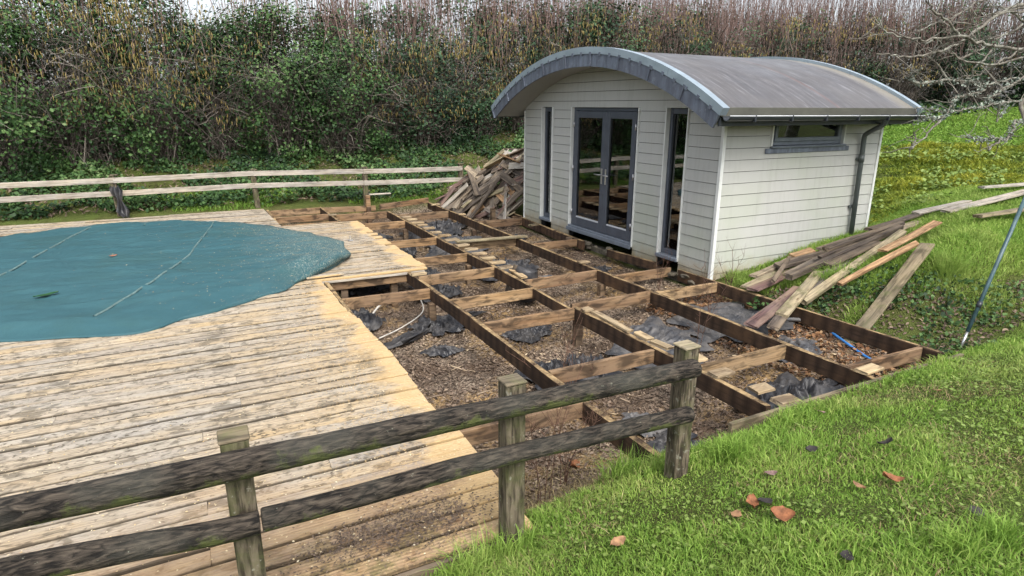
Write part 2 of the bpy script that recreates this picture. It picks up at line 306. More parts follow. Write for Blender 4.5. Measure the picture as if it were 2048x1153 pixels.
def m_grass(name, stops, trans=.25, sc=.9, patch=None):
    t=NT(name); v=t.coords('World',rand=False); r=t.attr('rnd')
    f=t.math('ADD',t.math('MULTIPLY',r,.6),t.math('MULTIPLY',t.noise(v,sc,4,.6),.8)); f=t.math('SUBTRACT',f,.2)
    c=t.ramp(f,stops)
    if patch: c=t.mix(t.math('MULTIPLY',t.ramp(t.noise(v,patch[0],3,.6),[(.5,0.),(.62,1.)]),patch[1]),c,patch[2])
    return t.bsdf(c,.6,None,.25,0.,trans)
def m_rnd(name, stops, rough=.6, spec=.3, trans=0.):
    t=NT(name); return t.bsdf(t.ramp(t.attr('rnd'),stops),rough,None,spec,0.,trans)
def m_rail():
    t=NT('round_rail_bark'); v=t.coords('Object'); g=t.coords('Object',(7,30,30)); nz=t.sep(t.n('NewGeometry').outputs['Normal'])[2]
    n1=t.noise(g,2.0,4,.55,.5); c=t.mix(t.ramp(n1,[(.40,0.),(.66,1.)]),(.007,.006,.005),(.080,.065,.050)); ck=t.vor(t.coords('Object',(1.6,11,11)),2.2,'Distance','DISTANCE_TO_EDGE'); c=t.mix(t.ramp(ck,[(.0,.85),(.035,0.)]),c,(.006,.005,.004))
    c=t.mix(t.math('MULTIPLY',t.ramp(t.noise(v,3,4),[(.45,0.),(.7,1.)]),.45),c,(.075,.075,.062))
    mo=t.math('ADD',t.noise(v,4.5,6,.75),t.math('MULTIPLY',nz,-.16)); c=t.mix(t.math('MULTIPLY',t.ramp(mo,[(.52,0.),(.61,1.)]),.8),c,t.mix(t.noise(v,40,2),(.035,.055,.012),(.115,.125,.04)))
    li=t.noise(v,34,5,.7); c=t.mix(t.ramp(li,[(.66,0.),(.71,.7)]),c,(.22,.23,.18))
    return t.bsdf(c,.85,t.bump(t.math('ADD',n1,t.math('MULTIPLY',mo,.8)),.9,.016),.25)
def m_post():
    t=NT('fence_post_wood'); v=t.coords('World',rand=False); g=t.n('Mapping'); t.put(g.inputs[0],v); g.inputs['Scale'].default_value=(20,20,3.2)
    n1=t.noise(g.outputs[0],2.2,4,.55,.4); c=t.mix(t.ramp(n1,[(.40,0.),(.60,1.)]),(.035,.028,.02),(.15,.125,.088))
    c=t.mix(t.math('MULTIPLY',t.ramp(t.noise(v,6,5,.7),[(.46,0.),(.62,1.)]),.6),c,(.085,.095,.035)); c=t.mix(t.ramp(t.noise(v,30,4,.6),[(.62,0.),(.68,.6)]),c,(.26,.26,.21))
    return t.bsdf(c,.85,t.bump(n1,.8,.01),.2)
def m_cover():
    t=NT('pool_cover_mesh'); v=t.coords('World',rand=False); wp=t.n('NewGeometry').outputs['Position']; n=t.noise(v,1.2,5,.6); f=t.noise(v,34,4,.7)
    c=t.mix(n,(.023,.074,.090),(.034,.102,.119)); c=t.mix(t.math('MULTIPLY',t.ramp(f,[(.55,0.),(.75,1.)]),.15),c,(.07,.16,.18))
    st=t.coords('World',(1,3,1),False); c=t.mix(t.math('MULTIPLY',t.ramp(t.noise(st,1.4,5,.65),[(.5,0.),(.72,1.)]),.35),c,(.05,.135,.15))
    X,Y,Z=t.sep(wp)[:3]; c=t.mix(t.math('MULTIPLY',t.ramp(t.noise(v,.7,6,.7),[(.5,0.),(.62,1.)]),.35),c,(.03,.075,.07)); am=t.math('ADD',t.math('MULTIPLY',t.math('SUBTRACT',X,.4),.5),t.math('SUBTRACT',t.noise(v,1.9,4),.5))
    du=t.math('MULTIPLY',t.ramp(t.noise(v,55,3,.7),[(.52,0.),(.62,1.)]),t.math('MULTIPLY',am,1.,True)); c=t.mix(du,c,(.42,.42,.33))
    wv=t.n('TexWave',wave_type='BANDS',bands_direction='X'); t.put(wv.inputs[0],v); wv.inputs['Scale'].default_value=90.
    return t.bsdf(c,.62,t.bump(t.math('ADD',n,t.math('MULTIPLY',f,.25)),.35,.03),.3)
def m_plastic(name,col=(.018,.019,.022),dust=.4):
    t=NT(name); v=t.coords('World',rand=False); n=t.noise(v,5,5,.65)
    c=t.mix(t.math('MULTIPLY',t.ramp(n,[(.42,0.),(.7,1.)]),dust),col,(.17,.155,.14)); return t.bsdf(c,t.ramp(n,[(.3,.33),(.7,.6)]),t.bump(t.noise(v,14,4),.4,.012),.45)

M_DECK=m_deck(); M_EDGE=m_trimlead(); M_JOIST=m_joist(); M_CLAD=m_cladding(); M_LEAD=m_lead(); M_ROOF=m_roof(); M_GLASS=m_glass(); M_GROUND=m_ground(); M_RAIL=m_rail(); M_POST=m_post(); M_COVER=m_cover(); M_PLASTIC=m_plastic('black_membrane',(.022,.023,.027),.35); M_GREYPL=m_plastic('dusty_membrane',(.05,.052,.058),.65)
M_NOG=wood('nogging_wood',[(.30,.17,.075),(.42,.265,.125),(.20,.11,.052),(.46,.31,.155),(.33,.185,.08),(.16,.09,.05)],(.15,.10,.07),.6,(.03,.02,.013),.75)
M_RAWEND=wood('sawn_offcut',[(.40,.29,.15),(.54,.40,.22),(.30,.22,.13),(.48,.33,.16)],(.28,.24,.18),.4,(.08,.05,.03),.6)
M_PILE=wood('salvaged_board',[(.10,.08,.066),(.19,.15,.115),(.05,.042,.038),(.29,.23,.16),(.12,.095,.08),(.36,.29,.20),(.20,.17,.14),(.065,.058,.06)],(.20,.175,.155),.4,(.03,.024,.02),.4)
M_PILEWARM=wood('split_orange_board',[(.36,.21,.105),(.42,.26,.14)],None,0,(.12,.06,.03),.4)
M_PALE=wood('pale_board',[(.33,.265,.155),(.38,.31,.19),(.28,.225,.145)],(.27,.25,.19),.4,(.05,.04,.02),.5,moss=.3)
M_DARKB=wood('dark_board',[(.055,.040,.033),(.09,.063,.05),(.04,.032,.028)],(.15,.13,.11),.45,(.02,.015,.012),.4)
M_REDB=wood('redbrown_board',[(.13,.065,.060),(.16,.085,.075)],(.15,.12,.12),.4,(.03,.02,.02),.4)
M_MOSSB=wood('mossy_board',[(.17,.135,.085),(.22,.18,.11)],(.15,.13,.10),.5,(.03,.026,.015),.6,moss=.35)
M_FARRAIL=wood('far_fence_rail',[(.40,.36,.30),(.46,.42,.35),(.37,.33,.28)],(.36,.35,.33),.5,(.12,.10,.08),.3)
M_TRIM=m_plain('white_trim',(.62,.64,.62),.45,.06)
M_FRAME=m_plain('grey_frame_paint',(.075,.086,.108),.42,.1,5)
M_SILL=m_plain('sill_grey',(.15,.175,.21),.4,.1,8)
M_SOFFIT=m_plain('soffit_paint',(.34,.34,.32),.6,.06,2,dirt=(.16,.16,.14,.4))
M_EAVE=m_plain('eave_strip',(.085,.085,.07),.5,.15,3)
M_GUTTER=m_plain('gutter_plastic',(.030,.035,.042),.3,.12,4)
M_LIP=m_plain('gutter_highlight_and_bead',(.55,.57,.6),.3,.05)  # pale tone paints the sky highlight on the gutter rim; also the door beads
M_PIPE=m_plain('downpipe_plastic',(.085,.10,.10),.4,.15,5)
M_STEEL=m_plain('brushed_steel',(.55,.55,.56),.3,.05,9,.5,.8)
M_DARK=m_plain('dark_backing',(.03,.03,.03),.8)
M_ROOM=m_plain('room_wall',(.42,.41,.38),.8); M_ROOMFLOOR=m_plain('room_floor',(.13,.065,.03),.6); M_WHITEIN=m_plain('white_panel',(.62,.62,.58),.6)
M_HOSEW=m_plain('white_hose',(.55,.53,.48),.5,.15,12); M_BLUE=m_plain('blue_pipe_plastic',(.045,.20,.52),.35,.12,10,dirt=(.2,.2,.18,.4)); M_POLE=m_plain('green_grey_pole',(.055,.105,.12),.4,.2,9,dirt=(.2,.22,.2,.3))
M_SEAM=m_plain('cover_seam',(.12,.19,.185),.7,.2,15); M_CONC=m_plain('concrete_base',(.13,.115,.09),.95,.35,12,.1,0,.6,dirt=(.05,.04,.025,.8)); M_OLDPOST=wood('old_post_wood',[(.11,.062,.035),(.16,.095,.05),(.075,.045,.03)],(.09,.065,.05),.5,(.025,.018,.012),.6)
M_GRASS=m_grass('grass_blades',[(0.,(.068,.135,.022)),(.2,(.135,.25,.038)),(.45,(.225,.37,.062)),(.68,(.34,.46,.105)),(.86,(.46,.49,.18)),(1.,(.54,.49,.27))],.35,1.7,(1.1,.35,(.32,.36,.12)))
M_LAWN=m_grass('lawn_blades',[(0.,(.085,.17,.025)),(.4,(.14,.27,.035)),(.7,(.21,.34,.05)),(1.,(.30,.38,.09))],.3,.35)
M_MOSSG=m_grass('mossy_tussocks',[(0.,(.04,.075,.012)),(.25,(.10,.16,.022)),(.5,(.22,.27,.030)),(.75,(.38,.38,.045)),(1.,(.42,.35,.12))],.25,2.2)
M_DRYG=m_rnd('dry_grass',[(0.,(.10,.075,.035)),(.5,(.22,.17,.08)),(1.,(.34,.28,.15))],.8)
M_IVY=m_rnd('ivy_leaf',[(0.,(.012,.027,.013)),(.3,(.028,.064,.022)),(.6,(.055,.115,.035)),(.85,(.10,.18,.055)),(1.,(.17,.24,.10))],.55,.22,.15)
M_IVYD=m_rnd('dark_ivy_leaf',[(0.,(.010,.022,.014)),(.4,(.024,.052,.026)),(.75,(.045,.092,.040)),(1.,(.085,.145,.062))],.55,.22,.12)
M_CLOVER=m_rnd('clover_leaf',[(0.,(.10,.16,.03)),(.5,(.17,.25,.05)),(1.,(.24,.32,.09))],.5,.3,.2)
M_BARK=m_rnd('twig_bark',[(0.,(.026,.021,.018)),(.4,(.080,.066,.056)),(.75,(.165,.14,.12)),(1.,(.31,.275,.235))],.85)
M_SHOOT=m_rnd('hazel_shoot_bark',[(0.,(.085,.055,.048)),(.5,(.19,.125,.11)),(1.,(.30,.21,.18))],.8)
M_CATKIN=m_rnd('catkin',[(0.,(.24,.19,.07)),(.5,(.36,.28,.10)),(1.,(.48,.38,.17))],.8,.2,.2)
M_LIMB=m_plain('lichened_bark',(.17,.155,.13),.9,.3,14,.2,0,.8,dirt=(.34,.37,.32,.7)); M_LICH=m_rnd('lichen',[(0.,(.13,.16,.13)),(.5,(.22,.26,.22)),(1.,(.33,.36,.31))],.9)
M_DRYLEAF=m_rnd('dead_leaf',[(0.,(.055,.028,.015)),(.4,(.14,.066,.030)),(.75,(.24,.125,.055)),(1.,(.34,.22,.12))],.7,.3,.1)
M_CHIP=m_rnd('wood_chip',[(0.,(.055,.040,.030)),(.3,(.13,.094,.07)),(.6,(.22,.165,.12)),(.85,(.34,.26,.18)),(1.,(.50,.40,.26))],.9)
M_SAW=m_rnd('saw_flake',[(0.,(.42,.30,.15)),(.5,(.60,.48,.28)),(1.,(.74,.66,.48))],.9)
M_WEED=m_plain('dead_stem',(.14,.075,.05),.8,.3,20); M_LEAFG=m_plain('laurel_leaf_green',(.012,.070,.012),.35,.2,25); M_LEAFR=m_plain('red_leaf',(.34,.12,.06),.6,.2,25)
def dead_leaf_mat(name,c): return m_plain(name,c,.7,.3,30,.3,0,.4)
M_DL=[dead_leaf_mat('rust_leaf',(.27,.11,.05)),dead_leaf_mat('tan_leaf',(.30,.17,.09)),dead_leaf_mat('dark_leaf',(.035,.030,.028)),dead_leaf_mat('grey_pink_leaf',(.26,.17,.15))]

# ---------------------------------------------------------------- terrain height
CTRL = np.array([
 # bank the photographer stands on
 (-6,-3,.55),(0,-3,.6),(6,-3,.65),(12,-3,.8),(-4,0,.45),(0,0,.52),(2,0,.55),(4,.5,.5),(6,1,.5),(8,1.5,.5),(11,1.5,.8),(15,1,1.2),
 (0,1.4,.3),(1.5,1.4,.34),(3,1.6,.32),(4.5,1.7,.3),(6,1.8,.28),(7.5,1.9,.27),(9.2,2.2,.45),
 (-4,2.3,-.08),(-2,2.3,-.08),(0,2.3,-.06),(.8,2.3,-.04),(1.5,2.4,-.02),(2.5,2.6,.0),(3.3,2.62,.0),(4.4,2.65,.0),(5.3,2.72,-.0),(6.3,2.8,-.05),(7.4,2.85,-.03),
 # gully and the bank with the loose boards
 (6.4,3.4,-.24),(7.3,3.35,-.14),(8.5,3.3,.12),(10,3.2,.45),(6.3,4.3,-.16),(6.3,5.2,-.08),(6.1,5.8,-.06),
 (6.9,3.8,.02),(7.0,4.3,.19),(7.6,4.1,.44),(8.4,4.0,.6),(7.0,5.3,.06),(7.6,5.7,.16),(8.4,5.7,.28),(9.0,5.7,.34),(8.7,5.0,.40),(8.2,4.6,.40),(9.3,4.3,.66),(10,4.6,.68),(11.4,4.9,.74),(11.7,5.7,.76),(10.4,6.6,.5),(11.5,7.4,.55),(13,6.4,.78),
 (9.5,8,.3),(9.6,10,.35),(9.6,12,.4),(8,12.2,.1),(12,10,.7),(13,13,1.),
 (17.2,8.14,1.3),(15.2,9.3,1.26),(13.6,10.6,1.1),(19,6,1.3),(24.2,11.7,2.03),(22,15,2.0),(28,8,2.1),(18,15,1.6),(30,2,2.1),(22,2,1.5),
 # beyond the far fence
 (-8,14.7,0.),(-4,14.7,.02),(0,14.7,.03),(3,14.7,.0),(6,14.7,-.02),(7,13.,-.05),(-8,16,.3),(-4,16,.3),(0,16,.3),(4,16,.3),(8,16,.5),(-8,17.3,.85),(-4,17.3,.85),(0,17.3,.85),(4,17.3,.85),(8,17.3,1.),(12,16.5,1.2),
 (-8,19,1.7),(0,19,1.7),(6,19,1.8),(12,19,1.9),(18,19,2.2),(26,17,2.4),(34,8,2.4),(0,26,1.8),(14,28,2.2),(-14,26,1.6),(30,22,2.6),(40,8,2.6),(40,-6,2.4),
 (-9,2,0.),(-9,8,0.),(-9,12,0.),(-12,2,.5),(-12,8,.5),(-12,14,.6),(-16,6,1.4),(-16,16,1.6),(-10,-3,.5),(-16,-6,1.2),(0,-9,.9),(12,-9,1.4),(26,-9,2.0),
],float)
def _tps(r2): return np.where(r2>1e-12, r2*np.log(np.maximum(r2,1e-12)), 0.)
def _fit(P):
    n=len(P); d=((P[:,None,:2]-P[None,:,:2])**2).sum(2)
    A=np.zeros((n+3,n+3)); A[:n,:n]=_tps(d)+np.eye(n)*.02; A[:n,n]=1; A[:n,n+1:]=P[:,:2]; A[n:,:n]=A[:n,n:].T
    return np.linalg.solve(A,np.r_[P[:,2],0,0,0])
_W=_fit(CTRL)
def _sm(a,b,x): t=np.clip((x-a)/(b-a),0,1); return t*t*(3-2*t)
def _wob(x,y,s,ph): return (np.sin(x*s+ph)*np.cos(y*s*1.13+ph*2.1)+.6*np.sin((x+.7*y)*s*1.9+ph*1.7)+.4*np.cos((y-.5*x)*s*3.3+ph))/2
def pit_mask(x,y):
    """1 where the ground is the sunken bed under the deck, 0 outside"""
    near=2.62+.26*_sm(1.2,6,x)+.02*_wob(x,y,4,1.)
    soft=.10+.55*(1-_sm(2.2,3.4,x)); m=_sm(near-.05,near+soft,y)*(1-_sm(14.35,14.55,y))*(1-_sm(6.08,6.2,x))*_sm(-7.4,-7.2,x)
    h=_sm(5.84,5.94,x)*_sm(5.75,5.85,y)*(1-_sm(11.1,11.2,y))
    return m*(1-h)
def height(x,y):
    x=np.asarray(x,float); y=np.asarray(y,float); sh=x.shape
    X=np.clip(x.ravel(),-18,42); Y=np.clip(y.ravel(),-10,30)
    z=np.empty_like(X)
    for i in range(0,len(X),20000):
        a,b=X[i:i+20000],Y[i:i+20000]
        d=(a[:,None]-CTRL[None,:,0])**2+(b[:,None]-CTRL[None,:,1])**2
        z[i:i+20000]=_tps(d)@_W[:len(CTRL)]+_W[-3]+_W[-2]*a+_W[-1]*b
    z+=.02*_wob(X,Y,2.1,.3)+.01*_wob(X,Y,6.3,1.9)
    m=pit_mask(X,Y)
    floor=-.52+.27*_sm(3.2,6.0,X)+.03*_wob(X,Y,2.3,.7)+.022*_wob(X,Y,7.1,2.2)+.05*_sm(9,13,Y)+.1*_sm(3.9,2.9,Y)
    h=_sm(5.8,5.9,X)*(1-_sm(9.0,9.1,X))*_sm(5.86,5.96,Y)*(1-_sm(11.0,11.1,Y))
    z=z*(1-h)+(-.22)*h
    z=z*(1-m)+floor*m
    return z.reshape(sh)

# ================================================================ ground sheet
def cat_axis(lo,hi,*segs):
    m=np.concatenate([np.arange(a,b-1e-6,s) for a,b,s in segs]+[[segs[-1][1]]]); l=m[0]-np.cumsum(np.geomspace(segs[0][2],40,36)); r=m[-1]+np.cumsum(np.geomspace(segs[-1][2],40,30)); return np.concatenate([[lo],l[l>lo+5][::-1],m,r[r<hi-5],[hi]])
gx=cat_axis(-400,400,(-7.6,9.5,.085),(9.5,31,.2)); gy=cat_axis(-300,400,(-.6,15,.085),(15,20,.16))
GX,GY=np.meshgrid(gx,gy,indexing='ij'); GZ=height(GX,GY); ni,nj=GX.shape
idx=np.arange(ni*nj).reshape(ni,nj); gf=np.stack([idx[:-1,:-1],idx[1:,:-1],idx[1:,1:],idx[:-1,1:]],-1).reshape(-1,4)
tag(link('ground',npmesh('ground',np.stack([GX,GY,GZ],-1).reshape(-1,3),[gf],True,pit=pit_mask(GX,GY).ravel()),M_GROUND),kind='structure')
def H(x,y): return float(height(np.array([x]),np.array([y]))[0])

# ================================================================ deck
COVER=[(-1.79,7.06),(-1.18,6.84),(-.61,6.70),(-.19,7.01),(.42,7.33),(.85,7.68),(1.22,8.12),(1.52,8.42),(1.81,8.77),(1.96,9.1),(2.0,9.55),(2.08,10.09),(1.84,10.77),(1.6,11.3),(1.32,11.78),(.95,12.40),(.38,12.91),(-.21,13.26),(-1.21,13.45),(-2.33,13.29),(-2.95,12.87),(-4.2,12.3),(-5.2,11.2),(-5.6,9.9),(-5.2,8.6),(-4.2,7.7),(-3.,7.25)]
def cover_x(y):
    """right edge of the cover at this y, or None"""
    xs=[]
    for (x0,y0),(x1,y1) in zip(COVER,COVER[1:]+COVER[:1]):
        if (y0-y)*(y1-y)<=0 and y0!=y1: xs.append(x0+(x1-x0)*(y-y0)/(y1-y0))
    return max(xs) if len(xs)>1 else None
deck=tag(empty('timber_deck',(0,6,0)),'weathered pale timber deck boards around the pool, sawn raw along one edge','deck')
ROW=.1445; rows=int((14.46-2.47)/ROW)
CUT=[(2.4,1.40),(3.0,1.42),(3.5,1.43),(3.85,1.41),(4.06,1.385),(4.5,1.40),(5.0,1.42),(5.5,1.40),(6.18,1.385),(6.7,1.32),(7.2,1.335),(8.03,1.30)]
for j in range(rows):
    yc=2.47+ROW*(j+.5)
    if yc<8.0: xr=float(np.interp(yc,[c[0] for c in CUT],[c[1] for c in CUT]))+random.uniform(-.003,.003)
    elif yc<12.05: xr=2.77+(random.choice([-.0,.02,-.13,-.0]) if yc<11.2 and j%2 else random.uniform(-.01,.02))
    else: xr=1.30+(14.4-yc)*.03
    cx=cover_x(yc); left=-6.6 if cx is None or yc<7.35 or yc>13.1 else cx-.45
    if yc<4.3: br=[.52+random.uniform(-.03,.03) if j%3 else -.15, -1.95+.3*(j%2)]
    elif yc<8: br=random.choice([[-1.08,-2.9],[-2.2],[.12],[-2.9],[.7,-1.08],[-3.4]])
    elif yc<12: br=[1.35] if j%5==0 else []
    else: br=[-.5,-3] if j%2 else [-1.9]
    xs=sorted([b for b in br if left+.3<b<xr-.25],reverse=True); ends=[xr]+xs+[left]
    for a,b in zip(ends[:-1],ends[1:]):
        dz=random.uniform(-.006,.005); 
        if yc<3: dz-=.004
        L=a-b-(.002 if b!=left else 0); w=ROW-(random.uniform(.007,.012) if random.random()<.6 else random.uniform(.013,.022))
        me=plank_mesh('plank',L,w,.030,max(2,int(L/1.1)),.006,random.uniform(.001,.005),.002)
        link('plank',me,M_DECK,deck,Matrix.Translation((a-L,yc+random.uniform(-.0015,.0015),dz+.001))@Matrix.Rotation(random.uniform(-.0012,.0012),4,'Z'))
# split and lifted board at the near side of the promontory, cover plate
plank('plank',(1.15,8.03,.04),(1.62,8.05,.032),.10,.025,M_DECK,deck)
plank('plank',(1.2,7.955,-.032),(2.72,7.955,-.034),.05,.03,M_FARRAIL,deck)
box('deck_fascia',-6.6,1.40,2.445,2.475,-.30,-.034,M_DARKB,deck)
box('deck_fascia',-6.6,1.28,14.47,14.50,-.22,-.034,M_NOG,deck)
box('surface_bracket',2.18,2.26,10.15,10.23,.002,.012,M_STEEL,deck); box('surface_bracket',2.205,2.235,10.18,10.2,.012,.09,M_FARRAIL,deck)
for xx in (-5.9,-4.7,-3.5,-2.3,-1.1,.1):                    # joists still under the boards
    for y0,y1 in ((2.5,8.0),(12.1,14.45)): box('joist',xx-.024,xx+.024,y0,y1,-.185,-.034,M_JOIST,deck,.003)

# ---------------------------------------------------------------- pool cover
def cover_mesh():
    P=np.array(COVER); c=np.array([-1.7,10.0]); ang=np.arctan2(P[:,1]-c[1],P[:,0]-c[0]); rad=np.hypot(P[:,0]-c[0],P[:,1]-c[1]); o=np.argsort(ang); ang,rad=ang[o],rad[o]
    na,nr=300,64; A=np.linspace(-np.pi,np.pi,na,endpoint=False); Rr=np.interp(A,np.r_[ang-2*np.pi,ang,ang+2*np.pi],np.r_[rad,rad,rad]); Rr=sum(np.roll(Rr,k)*w for k,w in ((-2,.1),(-1,.2),(0,.4),(1,.2),(2,.1)))+.02*np.sin(A*23)+.015*np.sin(A*41+1)*(np.sin(A*5)>0)
    u=np.linspace(0,1,nr)**.8; r=u[:,None]*Rr[None]; x=c[0]+r*np.cos(A)[None]; y=c[1]+r*np.sin(A)[None]; ed=Rr[None]-r
    z=.014+.075*_sm(.0,.42,ed)+.03*_sm(.3,1.8,ed)
    z+=.016*_wob(x,y,1.3,.4)*_sm(.1,.8,ed)+.007*_wob(x,y,5.2,1.1)*_sm(.05,.5,ed)+.004*_wob(x+.3*y,y*2,13,2.)*_sm(.03,.3,ed)
    z+=.014*np.abs(_wob(x,y,3.1,2.6))*(1-_sm(.0,.6,ed))
    z+=.022*np.clip(1-np.abs(_wob(x*.6,y*1.6,2.2,4.1))*5,0,1)*_sm(.1,.5,ed)+.012*np.clip(1-np.abs(_wob(x*.5,y*1.8,4.3,.1))*4,0,1)*_sm(.05,.4,ed)
    # rucked, half rolled-back corner towards the sawn boards
    k=np.exp(-(((x-1.42)/.42)**2+((y-8.55)/.30)**2)); z+=k*(.07+.05*np.abs(np.sin(x*9-y*7)))
    k2=np.exp(-(((x-1.75)/.2)**2+((y-8.82)/.14)**2)); z+=.10*k2
    cx=np.exp(-(((x-.2)*.5+(y-7.25)*-.86)/.10)**2)*np.exp(-((x-.3)/.8)**2); z+=.02*cx
    V=np.stack([x,y,z],-1).reshape(-1,3); i=np.arange(nr*na).reshape(nr,na); q=np.roll(i,-1,1)
    f=np.stack([i[:-1],i[1:],q[1:],q[:-1]],-1)[1:].reshape(-1,4)
    f0=np.stack([np.zeros(na,int),i[1],q[1]],-1)
    # hem turned down
    n0=len(V); hem=V[i[-1]].copy(); hem[:,2]=.004; V=np.concatenate([V,hem]); hi=n0+np.arange(na); f2=np.stack([i[-1],hi,np.roll(hi,-1),q[-1]],-1)
    return npmesh('pool_cover',V,[f0,f,f2],True),(x,y,z)
cme,(cvx,cvy,cvz)=cover_mesh()
cover=tag(link('pool_cover',cme,M_COVER),'big teal mesh pool cover stretched over the pool','pool cover')
def cover_z(x,y): i=np.argmin((cvx-x)**2+(cvy-y)**2); return float(cvz.ravel()[i])
tube('rolled_fold',smooth_path([(.98,7.86,.03),(1.22,8.12,.05),(1.45,8.38,.085),(1.66,8.62,.10),(1.86,8.88,.07),(1.97,9.12,.03)],5),[.02,.025,.03,.04,.05,.06,.06,.055,.06,.07,.075,.07,.07,.075,.07,.06,.055,.05,.05,.045,.04,.035,.03,.025,.02,.015],M_COVER,cover,12,.14)
def seam(pts,w):
    V=[];F=[]; sp=smooth_path([(x,y,0) for x,y in pts],26)
    for i,p in enumerate(sp):
        t=(sp[min(i+1,len(sp)-1)]-sp[max(i-1,0)]).normalized(); s=Vector((-t.y,t.x,0))
        zz=sum(cover_z(sp[max(0,min(len(sp)-1,i+d))].x,sp[max(0,min(len(sp)-1,i+d))].y) for d in range(-6,7))/13
        for q,dz in ((-1,.002),(-.4,.013),(.4,.013),(1,.002)): a=p+s*w*q; V.append((a.x,a.y,zz+dz))
    for i in range(len(sp)-1):
        for k in range(3): F.append((i*4+k,i*4+k+1,i*4+k+5,i*4+k+4))
    link('seam',pymesh('seam',V,F,True),M_SEAM,cover)
seam([(.30,12.80),(.16,11.6),(-.06,10.3),(-.2,9.5),(-.5,8.5),(-.75,7.9),(-1.05,7.2)],.012); seam([(-1.60,13.4),(-1.85,11.8),(-2.05,10.4),(-2.3,9.1),(-2.6,7.9)],.012); seam([(-.75,13.35),(-.85,12.6)],.012)

# ================================================================ joist frame
frame=tag(empty('joist_frame',(3.7,8,-.5)),'exposed grid of dark wet joists and paler noggings left after boards were lifted','deck frame')
JT=-.034
def joist(pts,w=.05,d=.155):
    V=[];F=[]
    for i,(x,y) in enumerate(pts):
        for a,c in ((-w/2,-d),(w/2,-d),(w/2,-.004),(w/2-.004,0),(-w/2+.004,0),(-w/2,-.004)): V.append((x+a+random.uniform(-.003,.003),y,JT+c+random.uniform(-.006,.004)))
    n=len(pts)
    for i in range(n-1):
        for k in range(6): F.append((i*6+k,i*6+(k+1)%6,(i+1)*6+(k+1)%6,(i+1)*6+k))
    F.append(tuple(range(5,-1,-1))); F.append(tuple((n-1)*6+k for k in range(6)))
    link('joist',pymesh('joist',V,F),M_JOIST,frame)
def ys(a,b,s=.25): return list(np.linspace(a,b,max(2,int(abs(b-a)/s))))
joist([(1.37+.01*math.sin(y),y) for y in ys(2.6,14.4)]); joist([(2.50+.01*math.sin(y*1.3),y) for y in ys(2.72,14.3)])
joist([(3.69+.02*math.sin(y*.5),y) for y in ys(2.92,5.62)]); joist([(3.69+.02*math.sin(y*.5),y) for y in ys(6.9,13.1)])
joist([(3.62,5.62),(3.64,6.2),(3.67,6.9)],.045,.13)
joist([(4.90+.015*math.sin(y*.6),y) for y in ys(2.86,13.9)])
joist([(6.02,2.95),(5.98,4.0),(5.95,5.0),(5.93,5.6),(5.92,6.4)]); joist([(5.90,6.9),(5.78,7.9)],.05,.12); joist([(5.78,8.6),(5.83,9.6),(5.90,10.5),(5.95,11.2)]); joist([(6.0,11.25),(6.05,12.3),(6.07,13.6)])
NOGS=[(1.40,2.475,7.06),(1.40,2.475,7.98),(1.40,2.475,3.60),(2.53,3.665,7.66),(2.53,3.665,6.50),(2.53,3.665,5.59),(2.53,3.665,4.20),(2.53,3.665,8.63),(2.53,3.665,9.98),(2.53,3.665,11.78),(2.53,3.665,13.06),(1.40,2.475,14.2),(1.40,2.475,13.25),(1.40,2.475,12.3),(3.72,4.875,12.52),(3.72,4.875,9.33),(3.72,4.875,6.87),(3.72,4.875,5.73),(3.72,4.875,3.72),(4.93,5.93,11.08),(4.93,5.80,8.78),(4.93,5.90,6.54),(4.93,5.92,5.67),(4.93,6.0,3.11),(3.72,4.87,11.0)]
for x0,x1,y in NOGS[:-1]:
    d=random.uniform(.125,.15); dy=random.uniform(-.02,.02)
    plank('nogging',(x0+.002,y+dy,JT-.002-d/2),(x1-.002,y-dy*.5,JT-.002-d/2),d,.045,M_NOG,frame,math.pi/2,2,.002)
plank('nogging',(3.68,13.6,-.02),(4.9,13.85,.02),.12,.045,M_NOG,frame,math.pi/2,2,.004)
plank('nogging',(3.80,7.3,-.12),(4.25,6.92,-.14),.1,.04,M_NOG,frame,math.pi/2,2,.004)
plank('nogging',(2.53,14.25,-.11),(3.66,13.95,-.10),.12,.045,M_NOG,frame,math.pi/2,2,.004)
plank('nogging',(3.74,9.30,.022),(5.02,9.24,.018),.12,.03,M_PALE,frame,0,2,.003)
for x,y in ((2.46,6.97),(2.30,8.06),(1.62,8.05),(2.46,9.9),(3.64,8.55),(3.64,11.7),(3.74,5.62),(4.85,11.1),(5.74,9.0),(5.88,11.35),(5.55,11.7),(4.86,6.75),(2.46,11.8),(4.86,12.4),(3.5,13.95)):
    zt=JT-.01 if (x,y)!=(5.55,11.7) else .1
    box('post',x-.045,x+.045,y-.045,y+.045,H(x,y)-.1,zt if x in(5.74,5.88,5.55,3.5) else JT-.16,M_OLDPOST,frame,.005)
def stub(x,y,L,w=.12,rz=0.,m=None):
    # sawn-off end of a deck board still screwed to a joist
    me=plank_mesh('board_stub',L,w,.028,2,.004,.001,.012); mw=Matrix.Translation((x,y,JT+.03+random.uniform(0,.004)))@Matrix.Rotation(rz+random.uniform(-.08,.08),4,'Z')@Matrix.Translation((-L/2,0,0)); link('board_stub',me,m or M_RAWEND,frame,mw)
for y in (12.08,11.75,11.37,11.10,10.74,10.33,9.98,9.6,9.12,8.80,8.46,8.14,7.83,7.54): stub(3.78+random.uniform(-.02,.02),y,random.uniform(.17,.24),.115)
stub(3.76,7.15,.42,.09,1.45); stub(3.73,5.44,.1,.1); stub(3.745,5.0,.66,.075,1.57); stub(3.77,4.5,.2,.09,1.57); stub(3.78,4.24,.22,.09,1.6); stub(3.82,3.84,.19,.13); stub(3.80,3.50,.2,.12); stub(3.86,3.13,.18,.12); stub(3.87,2.9,.2,.12)
